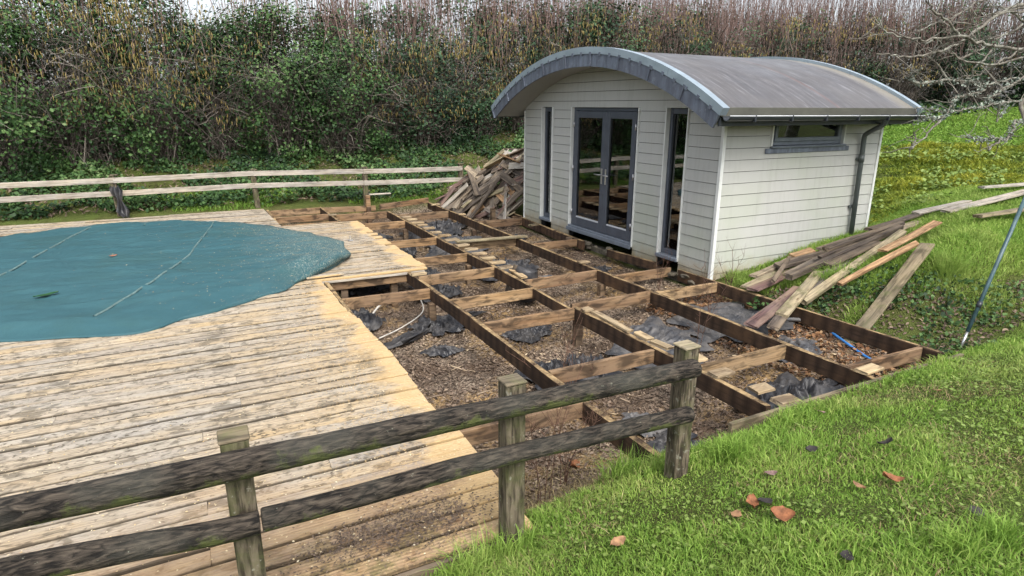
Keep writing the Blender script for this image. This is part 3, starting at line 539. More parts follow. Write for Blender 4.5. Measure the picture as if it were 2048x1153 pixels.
stub(5.0,2.98,.24,.12); stub(4.91,7.3,.16,.1); stub(4.93,11.9,.14,.1); stub(2.55,7.72,.2,.1); stub(4.9,13.4,.2,.1); stub(5.7,10.2,.2,.09,.3,M_MOSSB); stub(2.5,13.0,.16,.09)
box('edging_board',3.2,6.1,2.80,2.835,-.2,-.01,M_MOSSB,frame)

# ================================================================ summerhouse
house=tag(empty('summerhouse',(7.5,8.46,-.05)),'pale grey clapboard summerhouse with curved roof and double glazed doors','summerhouse')
XF,XB,Y0,Y1=5.98,9.10,5.87,11.09; YC,ZC=8.46,-2.908; RI,RO=5.66,5.87
def prism(name,poly,depth,mat,parent,axis='x',tilt=0.,base=0.,z0=0,z1=1):
    """polygon in (along,z); outer face at base, thickness depth inward; tilt sets the lower edge proud"""
    n=len(poly); V=[]
    for s in (0,1):
        for a,z in poly:
            o=base+(depth if s else -tilt*(1-(z-z0)/(z1-z0)))
            V.append((o,a,z) if axis=='x' else (a,o,z))
    F=[tuple(range(n)),tuple(range(2*n-1,n-1,-1))]+[(k,(k+1)%n,n+(k+1)%n,n+k) for k in range(n)]
    return link(name,pymesh(name,V,F),mat,parent)
def arc_y(z,R=RI+.03): return math.sqrt(max(0,R*R-(z-ZC)**2))
LINES=[-.13]+[.0157+.1483*k for k in range(20)]
front=box('wall_core',XF+.018,XF+.12,Y0+.02,6.50,-.1,2.12,M_DARK,house,0)
for a,b in ((6.96,7.545),(9.40,10.02),(10.425,Y1-.02)): box('wall_core',XF+.018,XF+.12,a,b,-.1,2.12,M_DARK,house,0)
box('wall_core',XF+.018,XF+.12,Y0+.02,Y1-.02,2.145,2.2,M_DARK,house,0)
prism('wall_core',[(YC-2.45,2.2),(YC+2.45,2.2)]+[(YC+arc_y(z),z) for z in np.linspace(2.25,2.78,6)]+[(YC-arc_y(z),z) for z in np.linspace(2.78,2.25,6)],.1,M_DARK,house,'x',0,XF+.018)
G=.0035
for z0,z1 in zip(LINES[:-1],LINES[1:]):
    if z0>2.76: break
    if z0<2.0:
        zt=z1
        for a,b in ((Y0+.03,6.50),(6.96,7.545),(9.40,10.02),(10.425,Y1-.01)): prism('cladding_board',[(a+.002,z0+G),(b-.002,z0+G),(b-.002,zt-G),(a+.002,zt-G)],.016,M_CLAD,house,'x',.009,XF,z0,z1)
    elif z0<2.14:
        for a,b in ((Y0+.03,6.50),(6.96,7.545),(9.40,10.02),(10.425,Y1-.01)): prism('cladding_board',[(a+.0,z0+G),(b-.0,z0+G),(b-.0,2.14),(a+.0,2.14)],.016,M_CLAD,house,'x',.009,XF,z0,z1)
        prism('cladding_board',[(Y0+.03,2.14),(Y1-.01,2.14),(Y1-.01,z1-G),(Y0+.03,z1-G)],.016,M_CLAD,house,'x',.009,XF,z0,z1)
    else:
        zt=min(z1-G,2.77); w0=min(arc_y(z0+G),Y1-YC-.01); zs=np.linspace(z0+G,zt,4)
        poly=[(YC+min(arc_y(z),2.61),z) for z in zs]+[(YC-min(arc_y(z),2.57),z) for z in zs[::-1]]
        prism('cladding_board',poly,.016,M_CLAD,house,'x',.009,XF,z0,z1)
WX0,WX1,WZ0,WZ1=6.84,8.25,1.665,2.02
for z0,z1 in zip(LINES[:-1],LINES[1:]):
    if z0>2.05: break
    zt=min(z1,2.10); spans=[(XF+.03,XB-.03)]
    if z1>WZ0 and z0<WZ1: spans=[(XF+.03,WX0-.03),(WX1+.03,XB-.03)]
    if len(spans)==1: jx=random.choice([7.1,7.9,8.3,None,None]); spans=spans if jx is None else [(spans[0][0],jx-.001),(jx+.001,spans[0][1])]
    for a,b in spans: prism('cladding_board',[(a,z0+G),(b,z0+G),(b,zt-G),(a,zt-G)],.016,M_CLAD,house,'y',.009,Y0,z0,z1)
    if z1>WZ0 and z0<WZ1 and z0<WZ0<z1-.02: prism('cladding_board',[(WX0-.03,z0+G),(WX1+.03,z0+G),(WX1+.03,WZ0-.005),(WX0-.03,WZ0-.005)],.016,M_CLAD,house,'y',.009,Y0,z0,z1)
    prism('cladding_board',[(XF+.03,z0+G),(XB-.03,z0+G),(XB-.03,zt-G),(XF+.03,zt-G)],-.016,M_CLAD,house,'y',-.009,Y1,z0,z1)
    prism('cladding_board',[(Y0+.02,z0+G),(Y1-.02,z0+G),(Y1-.02,zt-G),(Y0+.02,zt-G)],-.016,M_CLAD,house,'x',-.009,XB,z0,z1)
box('wall_core',XF+.1,WX0-.03,Y0+.018,Y0+.1,-.15,2.1,M_DARK,house,0); box('wall_core',WX1+.03,XB-.02,Y0+.018,Y0+.1,-.15,2.1,M_DARK,house,0); box('wall_core',WX0-.03,WX1+.03,Y0+.018,Y0+.1,-.15,WZ0-.005,M_DARK,house,0)
box('wall_core',XF+.1,XB-.02,Y1-.1,Y1-.018,-.15,2.1,M_DARK,house,0); box('wall_core',XB-.1,XB-.018,Y0+.1,Y1-.1,-.15,2.1,M_DARK,house,0)
box('interior_floor',XF+.12,XB-.1,Y0+.1,Y1-.1,.03,.06,M_ROOMFLOOR,house,0)
for a in ((XB-.13,XB-.101,Y0+.1,Y1-.1),(XF+.13,XB-.13,Y1-.13,Y1-.101),(XF+.13,WX0-.03,Y0+.101,Y0+.13),(WX1+.03,XB-.13,Y0+.101,Y0+.13)): box('interior_wall',*a,.06,2.1,M_ROOM,house,0)
box('interior_wall',WX0-.03,WX1+.03,Y0+.101,Y0+.13,.06,WZ0-.005,M_ROOM,house,0); box('interior_wall',XF+.13,XB-.13,Y0+.13,Y1-.13,2.145,2.17,M_ROOM,house,0)
prism('stored_panel',[(6.2,.062),(6.72,.062),(6.5,.95),(6.28,1.25),(6.2,1.28)],.03,M_WHITEIN,house,'x',0,6.35)
# trims
box('corner_trim',XF-.022,XF+.03,Y0-.022,Y0+.03,-.17,2.07,M_TRIM,house,.004); box('corner_trim',XB-.03,XB+.02,Y0-.02,Y0+.03,.1,2.07,M_TRIM,house,.004); box('corner_trim',XF-.02,XF+.02,Y1-.01,Y1+.02,-.12,2.07,M_TRIM,house,.004)
def opening(y0,y1,z0,z1):
    box('reveal_trim',XF-.026,XF+.05,y0-.022,y0,z0-.05,z1,M_TRIM,house,.003); box('reveal_trim',XF-.026,XF+.05,y1,y1+.022,z0-.05,z1,M_TRIM,house,.003)
def frame_x(parent,name,y0,y1,z0,z1,x0,x1,wt,wb,ws,mat):
    box(name,x0,x1,y0,y0+ws,z0,z1,mat,parent); box(name,x0,x1,y1-ws,y1,z0,z1,mat,parent); box(name,x0+.002,x1-.002,y0+ws,y1-ws,z1-wt,z1-.001,mat,parent); box(name,x0+.002,x1-.002,y0+ws,y1-ws,z0+.001,z0+wb,mat,parent)
def side_light(y0,y1):
    w=box('window',XF+.045,XF+.11,y0+.002,y0+.05,.10,2.138,M_FRAME,house)
    box('frame',XF+.045,XF+.11,y1-.05,y1-.002,.10,2.138,M_FRAME,w); box('frame',XF+.047,XF+.108,y0+.05,y1-.05,2.06,2.137,M_FRAME,w); box('frame',XF+.047,XF+.108,y0+.05,y1-.05,.10,.17,M_FRAME,w)
    box('glass',XF+.085,XF+.091,y0+.05,y1-.05,.17,2.06,M_GLASS,w,0); box('bead',XF+.066,XF+.084,y1-.068,y1-.05,.17,2.06,M_GUTTER,w,.002); box('bead',XF+.066,XF+.084,y0+.05,y0+.066,.17,2.06,M_GUTTER,w,.002)
    box('sill',XF-.05,XF+.12,y0-.02,y1+.02,.045,.098,M_SILL,w,.008)
    opening(y0,y1,.1,2.14)
side_light(6.522,6.938); side_light(10.042,10.403)
opening(7.567,9.378,.1,2.14)
DY0,DY1,DM=7.57,9.375,8.40
door_fr=box('door_frame',XF+.03,XF+.10,DY0,DY0+.06,.12,2.138,M_FRAME,house); box('jamb',XF+.03,XF+.10,DY1-.06,DY1,.12,2.138,M_FRAME,door_fr); box('head',XF+.032,XF+.098,DY0+.06,DY1-.06,2.085,2.137,M_FRAME,door_fr)
box('threshold',XF-.035,XF+.11,DY0-.01,DY1+.01,.062,.118,M_SILL,door_fr,.006); box('threshold',XF-.06,XF-.036,DY0-.03,DY1+.03,.02,.085,M_SILL,door_fr,.006)
for a,b,hy,sgn in ((DY0+.063,DM-.002,DM-.055,-1),(DM+.002,DY1-.063,DM+.055,1)):
    d=box('door',XF+.006,XF+.075,a,a+.10,.125,2.08,M_FRAME,house,.006); box('stile',XF+.006,XF+.075,b-.10,b,.125,2.08,M_FRAME,d,.006)
    box('top_rail',XF+.008,XF+.073,a+.10,b-.10,1.97,2.079,M_FRAME,d,.006); box('bottom_rail',XF+.008,XF+.073,a+.10,b-.10,.126,.27,M_FRAME,d,.006)
    box('glass',XF+.038,XF+.044,a+.10,b-.10,.27,1.97,M_GLASS,d,0)
    box('bead',XF+.016,XF+.037,a+.10,a+.116,.27,1.97,M_GUTTER,d,.003); box('bead',XF+.016,XF+.037,b-.116,b-.10,.27,1.97,M_GUTTER,d,.003); box('bead',XF+.010,XF+.037,a+.116,b-.116,.271,.292,M_LIP,d,.003)
    box('handle_plate',XF-.004,XF+.006,hy-.017,hy+.017,.93,1.18,M_STEEL,d,.003); tube('handle',[(XF-.002,hy,1.08),(XF-.05,hy,1.08),(XF-.055,hy+sgn*.02,1.08),(XF-.055,hy+sgn*.13,1.08)],.010,M_STEEL,d,8)
    ye=a if sgn<0 else b
    for z in (.36,1.12,1.86): tube('hinge',[(XF-.002,ye+.008*(-sgn)*-1,z-.045),(XF-.002,ye+.008*sgn,z+.045)],.013,M_STEEL,d,8)
# side window
ww=box('window',WX0,WX1,Y0+.02,Y0+.09,WZ1-.045,WZ1,M_SILL,house); box('frame',WX0,WX0+.05,Y0+.022,Y0+.088,WZ0,WZ1-.045,M_SILL,ww); box('frame',WX1-.05,WX1,Y0+.022,Y0+.088,WZ0,WZ1-.045,M_SILL,ww); box('frame',WX0+.05,WX1-.05,Y0+.022,Y0+.088,WZ0,WZ0+.05,M_SILL,ww)
box('sash',WX0+.05,WX1-.05,Y0-.005,Y0+.06,WZ0+.051,WZ0+.1,M_SILL,ww); box('sash',WX0+.05,WX0+.1,Y0-.005,Y0+.06,WZ0+.1,WZ1-.046,M_SILL,ww); box('sash',WX1-.1,WX1-.05,Y0-.005,Y0+.06,WZ0+.1,WZ1-.046,M_SILL,ww)
box('glass',WX0+.1,WX1-.1,Y0+.03,Y0+.036,WZ0+.1,WZ1-.046,M_GLASS,ww,0); box('sill',WX0-.03,WX1+.03,Y0-.06,Y0+.02,WZ0-.03,WZ0-.002,M_SILL,ww,.008)
box('sill_apron',6.72,7.56,Y0-.026,Y0-.011,1.565,WZ0-.032,M_LEAD,ww,.006); box('sill_apron',7.563,8.39,Y0-.024,Y0-.011,1.567,WZ0-.032,M_LEAD,ww,.006)
for a in (WX0-.028,WX1+.001): box('reveal_trim',a,a+.027,Y0-.024,Y0+.03,WZ0-.01,2.06,M_TRIM,house,.003)
# roof
def arc_solid(name,r0,r1,x0,x1,a0,a1,n,mat,parent,smooth=True):
    V=[];F=[]
    for i in range(n+1):
        a=a0+(a1-a0)*i/n
        for r,x in ((r0,x0),(r1,x0),(r1,x1),(r0,x1)): V.append((x,YC+r*math.sin(a),ZC+r*math.cos(a)))
    for i in range(n):
        for k in range(4): F.append((i*4+k,i*4+(k+1)%4,i*4+4+(k+1)%4,i*4+4+k))
    F.append((3,2,1,0)); F.append(tuple(n*4+k for k in range(4)))
    me=pymesh(name,V,F)
    if smooth:
        me.polygons.foreach_set('use_smooth',[True]*len(me.polygons))
        me.set_sharp_from_angle(angle=R_(40))
    return link(name,me,mat,parent)
AT=math.asin(3.0/5.87); XO,XR=5.465,9.20
roof=arc_solid('roof',RI+.025,RO,XO+.012,XR-.01,-AT,AT,56,M_ROOF,house)
arc_solid('soffit',RI,RI+.022,XO+.012,XF+.1,-AT,AT,48,M_SOFFIT,roof); arc_solid('soffit',RI,RI+.022,XF+.1,XR-.01,-AT,AT,24,M_DARK,roof)
nf=9
for k in range(nf):
    a0=-AT-.008+(2*AT+.016)*k/nf; a1=-AT-.008+(2*AT+.016)*(k+1)/nf
    j=random.uniform(0,.006); arc_solid('fascia_sheet',RI-.022,RO+.004,XO-.014-j,XO+.010,a0+.0006,a1-.0006,6,M_LEAD,roof)
    arc_solid('standing_seam',RI-.015,RO-.03,XO-.034,XO-.016-j+.006,a1-.004,a1+.0008,1,M_LEAD,roof,False)
for x0,x1 in ((XO-.030,XO+.075),(XR-.06,XR+.03)):
    for k in range(6):
        a0=-AT-.01+(2*AT+.02)*k/6; a1=-AT-.01+(2*AT+.02)*(k+1)/6; arc_solid('edge_trim',RO-.055,RO+.042,x0,x1,a0,a1-.0008,8,M_EDGE,roof)
for k in range(26):
    a=-AT+2*AT*(k+.5)/26; arc_solid('clip',RO-.075,RO-.03,XO-.0365,XO-.03,a-.004,a+.004,1,M_LEAD,roof,False)
arc_solid('fascia_sheet',RI-.02,RO,XR-.011,XR+.012,-AT,AT,40,M_LEAD,roof)
for s in (-1,1):
    ye=YC+s*3.0; zt=ZC+RO*math.cos(AT)
    y0,y1=(ye-.02,ye+.012) if s<0 else (ye-.012,ye+.02)
    box('eave_strip',XO+.01,XR-.02,y0,y1,zt-.09,zt+.012,M_EAVE,roof,.004)
    box('eave_board',XO+.02,XR-.03,y0+.03*(1 if s<0 else -1),y1+.03*(1 if s<0 else -1),zt-.2,zt-.091,M_GUTTER,roof,.003)
    w0,w1=(ye+.045,Y0+.1) if s<0 else (Y1-.1,ye-.045)
    box('eave_soffit',XF,XR-.04,w0,w1,zt-.195,zt-.17,M_GUTTER,roof,.003)
    yc=ye-.075*(-s)*-1 if s>0 else ye-.075; yc=ye+s*.075; zc=zt-.085
    V=[];F=[]; prof=[(yc+.058*math.cos(a),zc+.058*math.sin(a)) for a in np.linspace(math.pi,2*math.pi,11)]+[(yc+.052*math.cos(a),zc+.052*math.sin(a)) for a in np.linspace(2*math.pi,math.pi,11)]
    m=len(prof)
    for x in (XO+.03,XR-.02): V+=[(x,a,b) for a,b in prof]
    F=[(k,(k+1)%m,m+(k+1)%m,m+k) for k in range(m)]+[tuple(range(m)),tuple(range(2*m-1,m-1,-1))]
    gut=link('gutter',pymesh('gutter',V,F),M_GUTTER,roof)
    tube('gutter_lip_highlight',[(XO+.03,yc+s*.057,zc+.002),(XR-.02,yc+s*.057,zc-.004)],.0065,M_LIP,gut,6)  # pale strip painted in as the highlight along the dark gutter's rim
    for x in np.arange(5.9,9.2,.62): box('gutter_bracket',x-.012,x+.012,yc-.064,yc+.064,zc-.066,zc+.012,M_GUTTER,gut,.004)
    V=[(XR-.02,a,b) for a,b in prof[:11]]+[(XR-.0,a,b) for a,b in prof[:11]]; link('stop_end',pymesh('stop_end',V,[tuple(range(11)),tuple(range(21,10,-1))]+[(k,k+1,12+k,11+k) for k in range(10)]),M_GUTTER,gut)
dp=[(8.40,5.385,2.04),(8.40,5.385,1.985),(8.43,5.43,1.93),(8.58,5.74,1.80),(8.62,5.795,1.74),(8.63,5.80,1.66),(8.68,5.80,.2)]
dpo=tube('downpipe',smooth_path(dp[:6],4)+[Vector(dp[6])],.034,M_PIPE,house,12)
tube('pipe_socket',[(8.634,5.80,1.50),(8.637,5.80,1.40)],.041,M_PIPE,dpo,12); tube('pipe_socket',[(8.40,5.385,2.05),(8.40,5.385,1.97)],.042,M_PIPE,dpo,12)
for z in (1.44,.75): box('pipe_bracket',8.59,8.71,5.83,5.862,z-.02,z+.02,M_PIPE,dpo,.004)
box('plinth',XF-.03,XF+.1,Y0-.01,Y1,-.32,-.135,M_CONC,house,.01)
for k in range(26):                                           # rubble and mortar along the foot of the wall
    y=random.uniform(6.0,9.8); s=random.uniform(.03,.08); x=random.uniform(5.82,5.93)
    me=bpy.data.meshes.new('rubble'); bm=bmesh.new(); bmesh.ops.create_icosphere(bm,subdivisions=1,radius=s)
    for v in bm.verts: v.co=Vector((v.co.x*random.uniform(.6,1.1),v.co.y*random.uniform(.7,1.5),v.co.z*random.uniform(.4,.8)))
    bm.to_mesh(me); bm.free(); link('rubble',me,M_CONC,house,Matrix.Translation((x,y,random.uniform(-.16,-.08))))

# ================================================================ fences
nf_=tag(empty('round_rail_fence',(1.2,2.42,0)),'mossy dark fence of two round rails on square posts before the deck','fence')
for x,y,z in ((.02,2.42,.905),(1.245,2.42,.885),(2.36,2.44,.86),(-1.25,2.42,.91)):
    zb=H(x,y)-.15; zb=min(zb,-.2)
    me=box_mesh('post',x-.052,x+.052,y-.05,y+.05,zb,z,.006)
    link('post',me,M_POST,nf_)
    if x>0: box('post_cap',x-.057,x+.057,y-.055,y+.055,z+.001,z+.014,M_MOSSB if x<2 else M_PALE,nf_,.006)
def rrail(pts,r):
    """peeled round rail: bark ridges, shakes and swellings in the surface itself"""
    sp=smooth_path(pts,60); n=len(sp); P=np.array([[p.x-pts[0][0],p.y-pts[0][1],p.z-pts[0][2]] for p in sp]); T=np.gradient(P,axis=0); T/=np.linalg.norm(T,axis=1,keepdims=True)
    N=np.cross(T,np.array([0,0,1.])); N/=np.linalg.norm(N,axis=1,keepdims=True); B=np.cross(N,T); k=30; a=np.arange(k)*2*np.pi/k; u=P[:,0:1]; ph=random.uniform(0,9)
    rr=r*(1+.035*np.sin(u*2.3+ph)+.02*np.sin(u*7.1+2*ph)+.03*np.sin(a*2+u*1.1+ph)+.03*_wob(a*3.1+u*2.,u*6.,1.6,ph)+.035*_wob(a*9.,u*5.5,1.3,ph+1)-.06*np.clip(_wob(a*7.+.3*np.sin(u*3),u*1.7,2.1,ph+2)-.55,0,1)*3)
    rr[0]*=.9; rr[-1]*=.9
    V=P[:,None,:]+rr[:,:,None]*(N[:,None,:]*np.cos(a)[None,:,None]+B[:,None,:]*np.sin(a)[None,:,None]); V=V.reshape(-1,3); idx=np.arange(n*k).reshape(n,k); q=np.roll(idx,-1,1)
    F=np.stack([idx[:-1],idx[1:],q[1:],q[:-1]],-1).reshape(-1,4); V=np.concatenate([V,P[:1],P[-1:]]); c0=n*k
    F3=np.concatenate([np.stack([np.full(k,c0),idx[0],q[0]],-1),np.stack([np.full(k,c0+1),q[-1],idx[-1]],-1)])
    me=npmesh('rail',V,[F,F3],True); me.set_sharp_from_angle(angle=R_(50)); link('rail',me,M_RAIL,nf_,Matrix.Translation(pts[0]))
rrail([(-2.2,2.325,.885),(-.7,2.325,.848),(.0,2.325,.832),(1.2,2.325,.808),(2.33,2.33,.778)],.054)
rrail([(-2.2,2.325,.70),(-.7,2.325,.627),(-.14,2.325,.57),(.07,2.325,.558)],.049); rrail([(.08,2.325,.566),(.45,2.325,.558),(1.2,2.325,.555),(2.32,2.33,.50)],.046)

ff=tag(empty('post_and_rail_fence',(0,14.4,0)),'pale two-rail wooden fence along the foot of the ivy bank','fence')
FX=[-6.2,-3.75,-1.36,1.22,3.5,5.83]
for k,x in enumerate(FX):
    y=14.62 if k<4 else 14.5-.06*(k-4); y={4:14.15,5:14.1}.get(k,14.62); me=box_mesh('post',-.055,.055,-.05,.05,-.3,.80,.008)
    link('post',me,M_POST,ff,Matrix.Translation((x,y,0))@Matrix.Rotation(R_([2,-2,-3.2,-2.5,.6,0][k]),4,'Y')); box('post_cap',x-.07,x+.07,y-.065,y+.065,.80,.825,M_POST,ff,.006)
FY=[14.62,14.62,14.62,14.62,14.15,14.1]
for k in range(5):
    for z,dz in ((.70,-.01),(.44,.01)):
        zz=z+[0,0,.015,.04,.03,.0][k]; z2=z+[0,.015,.04,.03,-.0][k]
        plank('rail',(FX[k]-.02,FY[k]-.065,zz),(FX[k+1]+.02,FY[k+1]-.065,z2),.105,.03,M_FARRAIL,ff,math.pi/2,3,.004)
for k in range(6):                                           # the run along the left side of the garden
    y=14.62-2.4*k; me=box_mesh('post',-.055,.055,-.05,.05,-.3,.80,.008); link('post',me,M_POST,ff,Matrix.Translation((-7.3,y,0)))
    if k<5:
        for z in (.70,.44): plank('rail',(-7.23,y,z),(-7.23,y-2.4,z),.105,.03,M_FARRAIL,ff,math.pi/2,2,.004)
for z in (.70,.44): plank('rail',(-7.3,14.55,z),(-6.2,14.55,z),.105,.03,M_FARRAIL,ff,math.pi/2,2,.004)
box('short_rail',3.55,4.05,14.0,14.09,.20,.225,M_FARRAIL,ff); box('post',3.45,3.55,13.95,14.05,-.3,.2,M_NOG,ff)

# ================================================================ loose boards on the bank
LB=[('mossy grey-brown board leaning from the pit up the bank, apart from the others',(5.91,3.80,-.25),(7.56,4.09,.64),.155,.032,0.,M_MOSSB),
('long pale square-edged length propped across the bank above the pit corner',(6.07,4.50,.04),(8.31,4.84,.60),.09,.06,.25,M_PALE),
('short mossy pale board with square end overhanging the pit',(5.47,4.29,.02),(6.87,4.94,.19),.13,.04,0.,M_PALE),
('dark red-brown board resting across the two joists nearest the bank',(4.96,4.24,.005),(6.37,4.81,.08),.145,.03,0.,M_REDB),
('thin grey board half hidden under the red-brown one',(5.15,4.12,-.03),(6.25,4.72,.03),.12,.028,.05,M_DARKB),
('long dark squared timber lying from the house corner up the bank',(6.37,4.97,.18),(8.70,5.11,.60),.09,.07,.1,M_DARKB),
('reddish dusty board beside the house corner, low on the slope',(5.91,5.10,.03),(7.23,5.38,.15),.15,.03,0.,M_REDB),
('broad yellowish board lowest on the slope beside the house corner',(5.98,5.28,-.0),(7.15,5.48,.12),.14,.028,0.,M_PALE),
('dark board with sawdust on it close under the clapboard side wall',(6.71,5.43,.16),(7.67,5.36,.29),.14,.05,.1,M_DARKB),
('lower orange-brown stick lying on the grass behind the leaning board',(6.35,4.29,.27),(7.68,4.28,.60),.06,.045,.3,M_PILEWARM),
('upper orange-brown board on the grass of the bank',(7.34,4.48,.50),(8.88,4.73,.70),.11,.03,.1,M_PILEWARM),
('dark board tucked beneath the long dark timber',(6.97,4.90,.26),(8.02,4.97,.46),.13,.03,0.,M_DARKB),
('splintered dusty board against the wall below the downpipe',(7.6,5.50,.28),(8.6,5.46,.42),.13,.03,.1,M_PILE),
('brown plank whose end juts past the rear corner of the summerhouse',(8.45,5.40,.52),(9.66,5.43,.64),.14,.035,0.,M_DARKB),
('middle plank of the line running up from the rear corner',(9.55,5.42,.67),(10.6,5.29,.78),.14,.032,0.,M_FARRAIL),
('long pale plank at the upper end of the line on the grass',(9.67,5.08,.73),(12.2,5.10,.93),.14,.032,0.,M_FARRAIL),
('topmost pale plank lying on the mossy slope',(11.69,5.67,.90),(13.1,5.16,1.0),.14,.035,0.,M_FARRAIL),
('pale plank end on the grass beside the leaning pole',(9.23,4.45,.80),(10.9,4.16,.92),.14,.04,0.,M_PALE),
('small split offcut on the dusty boards by the side wall',(7.15,5.58,.22),(7.45,5.5,.30),.13,.03,.2,M_PILEWARM),
('splintered grey board end with sawdust under the side window',(6.35,5.5,.06),(7.3,5.6,.2),.13,.03,.0,M_PILE),
('brown board lying flat on the earth by the corner trim',(6.2,5.35,.0),(7.4,5.62,.13),.14,.028,.05,M_PILE),
('wide grey board underneath the dark timbers on the bank',(6.6,5.15,.12),(8.3,5.3,.42),.15,.03,.0,M_PILE),
('grey board slipping down under the pale square-edged length',(6.2,4.62,.05),(7.5,5.0,.3),.14,.028,.1,M_PILE),
('dark splintered length lying highest against the long dark timber',(7.3,5.2,.40),(9.0,5.28,.58),.10,.05,.15,M_DARKB),
('weathered grey board half under the brown plank by the downpipe',(7.9,5.3,.38),(9.4,5.25,.56),.14,.03,0.,M_PILE),
('thin dark lath across the boards near the house corner',(6.15,5.0,.14),(7.0,5.5,.24),.05,.03,.2,M_DARKB),
('narrow dark batten between the long timbers on the bank',(7.1,5.12,.30),(8.9,5.3,.52),.06,.04,0.,M_DARKB)]
for lab,p,q,w,t,ro,m in LB: tag(plank('loose_board',p,q,w,t,m,None,ro,6,.010,.006,.014),lab,'board','boards thrown on the bank beside the summerhouse')

# ---------------------------------------------------------------- heap of lifted boards
PG='boards heaped between fence and summerhouse'
SB=[('pale board leaning at the foot of the heap, farthest from the house',(5.2,13.5,-.10),(5.62,13.6,.26),.14,M_MOSSB),('grey board leaning at the foot of the heap, second from the fence post',(5.25,13.15,-.08),(5.8,13.3,.40),.14,M_PILE),('narrow pale board propped on the joist at the foot of the heap',(5.3,12.8,-.02),(5.85,12.9,.34),.10,M_PALE),
('dark grey board slanting down the front of the heap',(5.85,13.6,.70),(5.62,12.6,.27),.14,M_DARKB),('reddish board poking out low past the end fence post',(5.1,14.0,.02),(5.9,13.75,.36),.12,M_REDB),('thin dark board poking out behind the end fence post',(5.65,14.6,.2),(6.1,14.2,.48),.10,M_DARKB)]
for lab,p,q,w,m in SB: tag(plank('heaped_board',p,q,w,.028,m,None,random.uniform(-.2,.2),3,.005,.004,.01),lab,'board',PG)
pm=[plank_mesh('heaped_board',L,w,.028,3,.004,.006,.012) for L,w in ((.9,.145),(1.2,.145),(.65,.145),(1.0,.145),(1.4,.145),(.5,.145),(.8,.12),(1.1,.145))]
for me,mm in zip(pm,(M_PILE,M_DARKB,M_PALE,M_PILE,M_PILE,M_PILEWARM,M_REDB,M_FARRAIL)): me.materials.append(mm)
_b0,_b1=Vector((5.2,14.0,-.12)),Vector((5.72,11.4,-.2)); _r=[Vector((6.15,14.2,.5)),Vector((6.45,13.3,1.0)),Vector((6.75,12.4,1.22)),Vector((6.9,11.5,1.2))]
def heap(u,v):
    r=u*3; k=min(2,int(r)); R=_r[k].lerp(_r[k+1],r-k); B=_b0.lerp(_b1,u); p=B.lerp(R,v); p.z+=.12*math.sin(math.pi*v); return p
for k in range(150):
    u,v=random.uniform(.02,.98),random.random()**.9; p=heap(u,v); e=.04
    tu=(heap(min(1,u+e),v)-heap(max(0,u-e),v)).normalized(); tv=(heap(u,min(1,v+e))-heap(u,max(0,v-e))).normalized(); n=tv.cross(tu).normalized() if tv.cross(tu).z>0 else tu.cross(tv).normalized()
    th=random.gauss(.75,.5) if random.random()<.6 else random.uniform(-1.5,1.5)
    d=(tu*math.cos(th)+tv*math.sin(th)+n*random.gauss(0,.13)).normalized(); y=(n+Vector((random.gauss(0,.3),random.gauss(0,.3),random.gauss(0,.2)))).cross(d).normalized(); z=d.cross(y)
    me=pm[k%8]; L=max(q.co.x for q in me.vertices); c=p-n*random.uniform(-.05,.16); o=c-d*L/2; q2=c+d*L/2
    if min(o.y,q2.y)<11.14 and max(o.x,q2.x)>5.85: o.y+=11.2-min(o.y,q2.y); 
    if max(o.y,q2.y)>14.0 and min(o.x,q2.x)<5.9: continue
    tag(link('heaped_board',me,None,None,Matrix(((d.x,y.x,z.x,o.x),(d.y,y.y,z.y,o.y),(d.z,y.z,z.z,max(o.z,-.3)),(0,0,0,1)))),'old brown or grey deck board among the many in the heap beyond the summerhouse','board',PG)
for lab,a,b,m,hh in (('bright orange board lying across the top of the heap',(.40,.95),(.78,.70),M_PILEWARM,.09),('yellowish board crossing under the orange one on the heap',(.36,.66),(.52,.92),M_PALE,.06)):
    tag(plank('heaped_board',heap(*a)+Vector((-.06,-.02,hh)),heap(*b)+Vector((-.06,-.02,hh)),.14,.028,m,None,-.5,3,.005,.004,.01),lab,'board',PG)
tag(plank('long_board',(7.0,14.0,1.15),(7.2,12.6,1.2),.13,.03,M_DARKB),'long dark board lying level behind the heap, against the bank','board',PG)

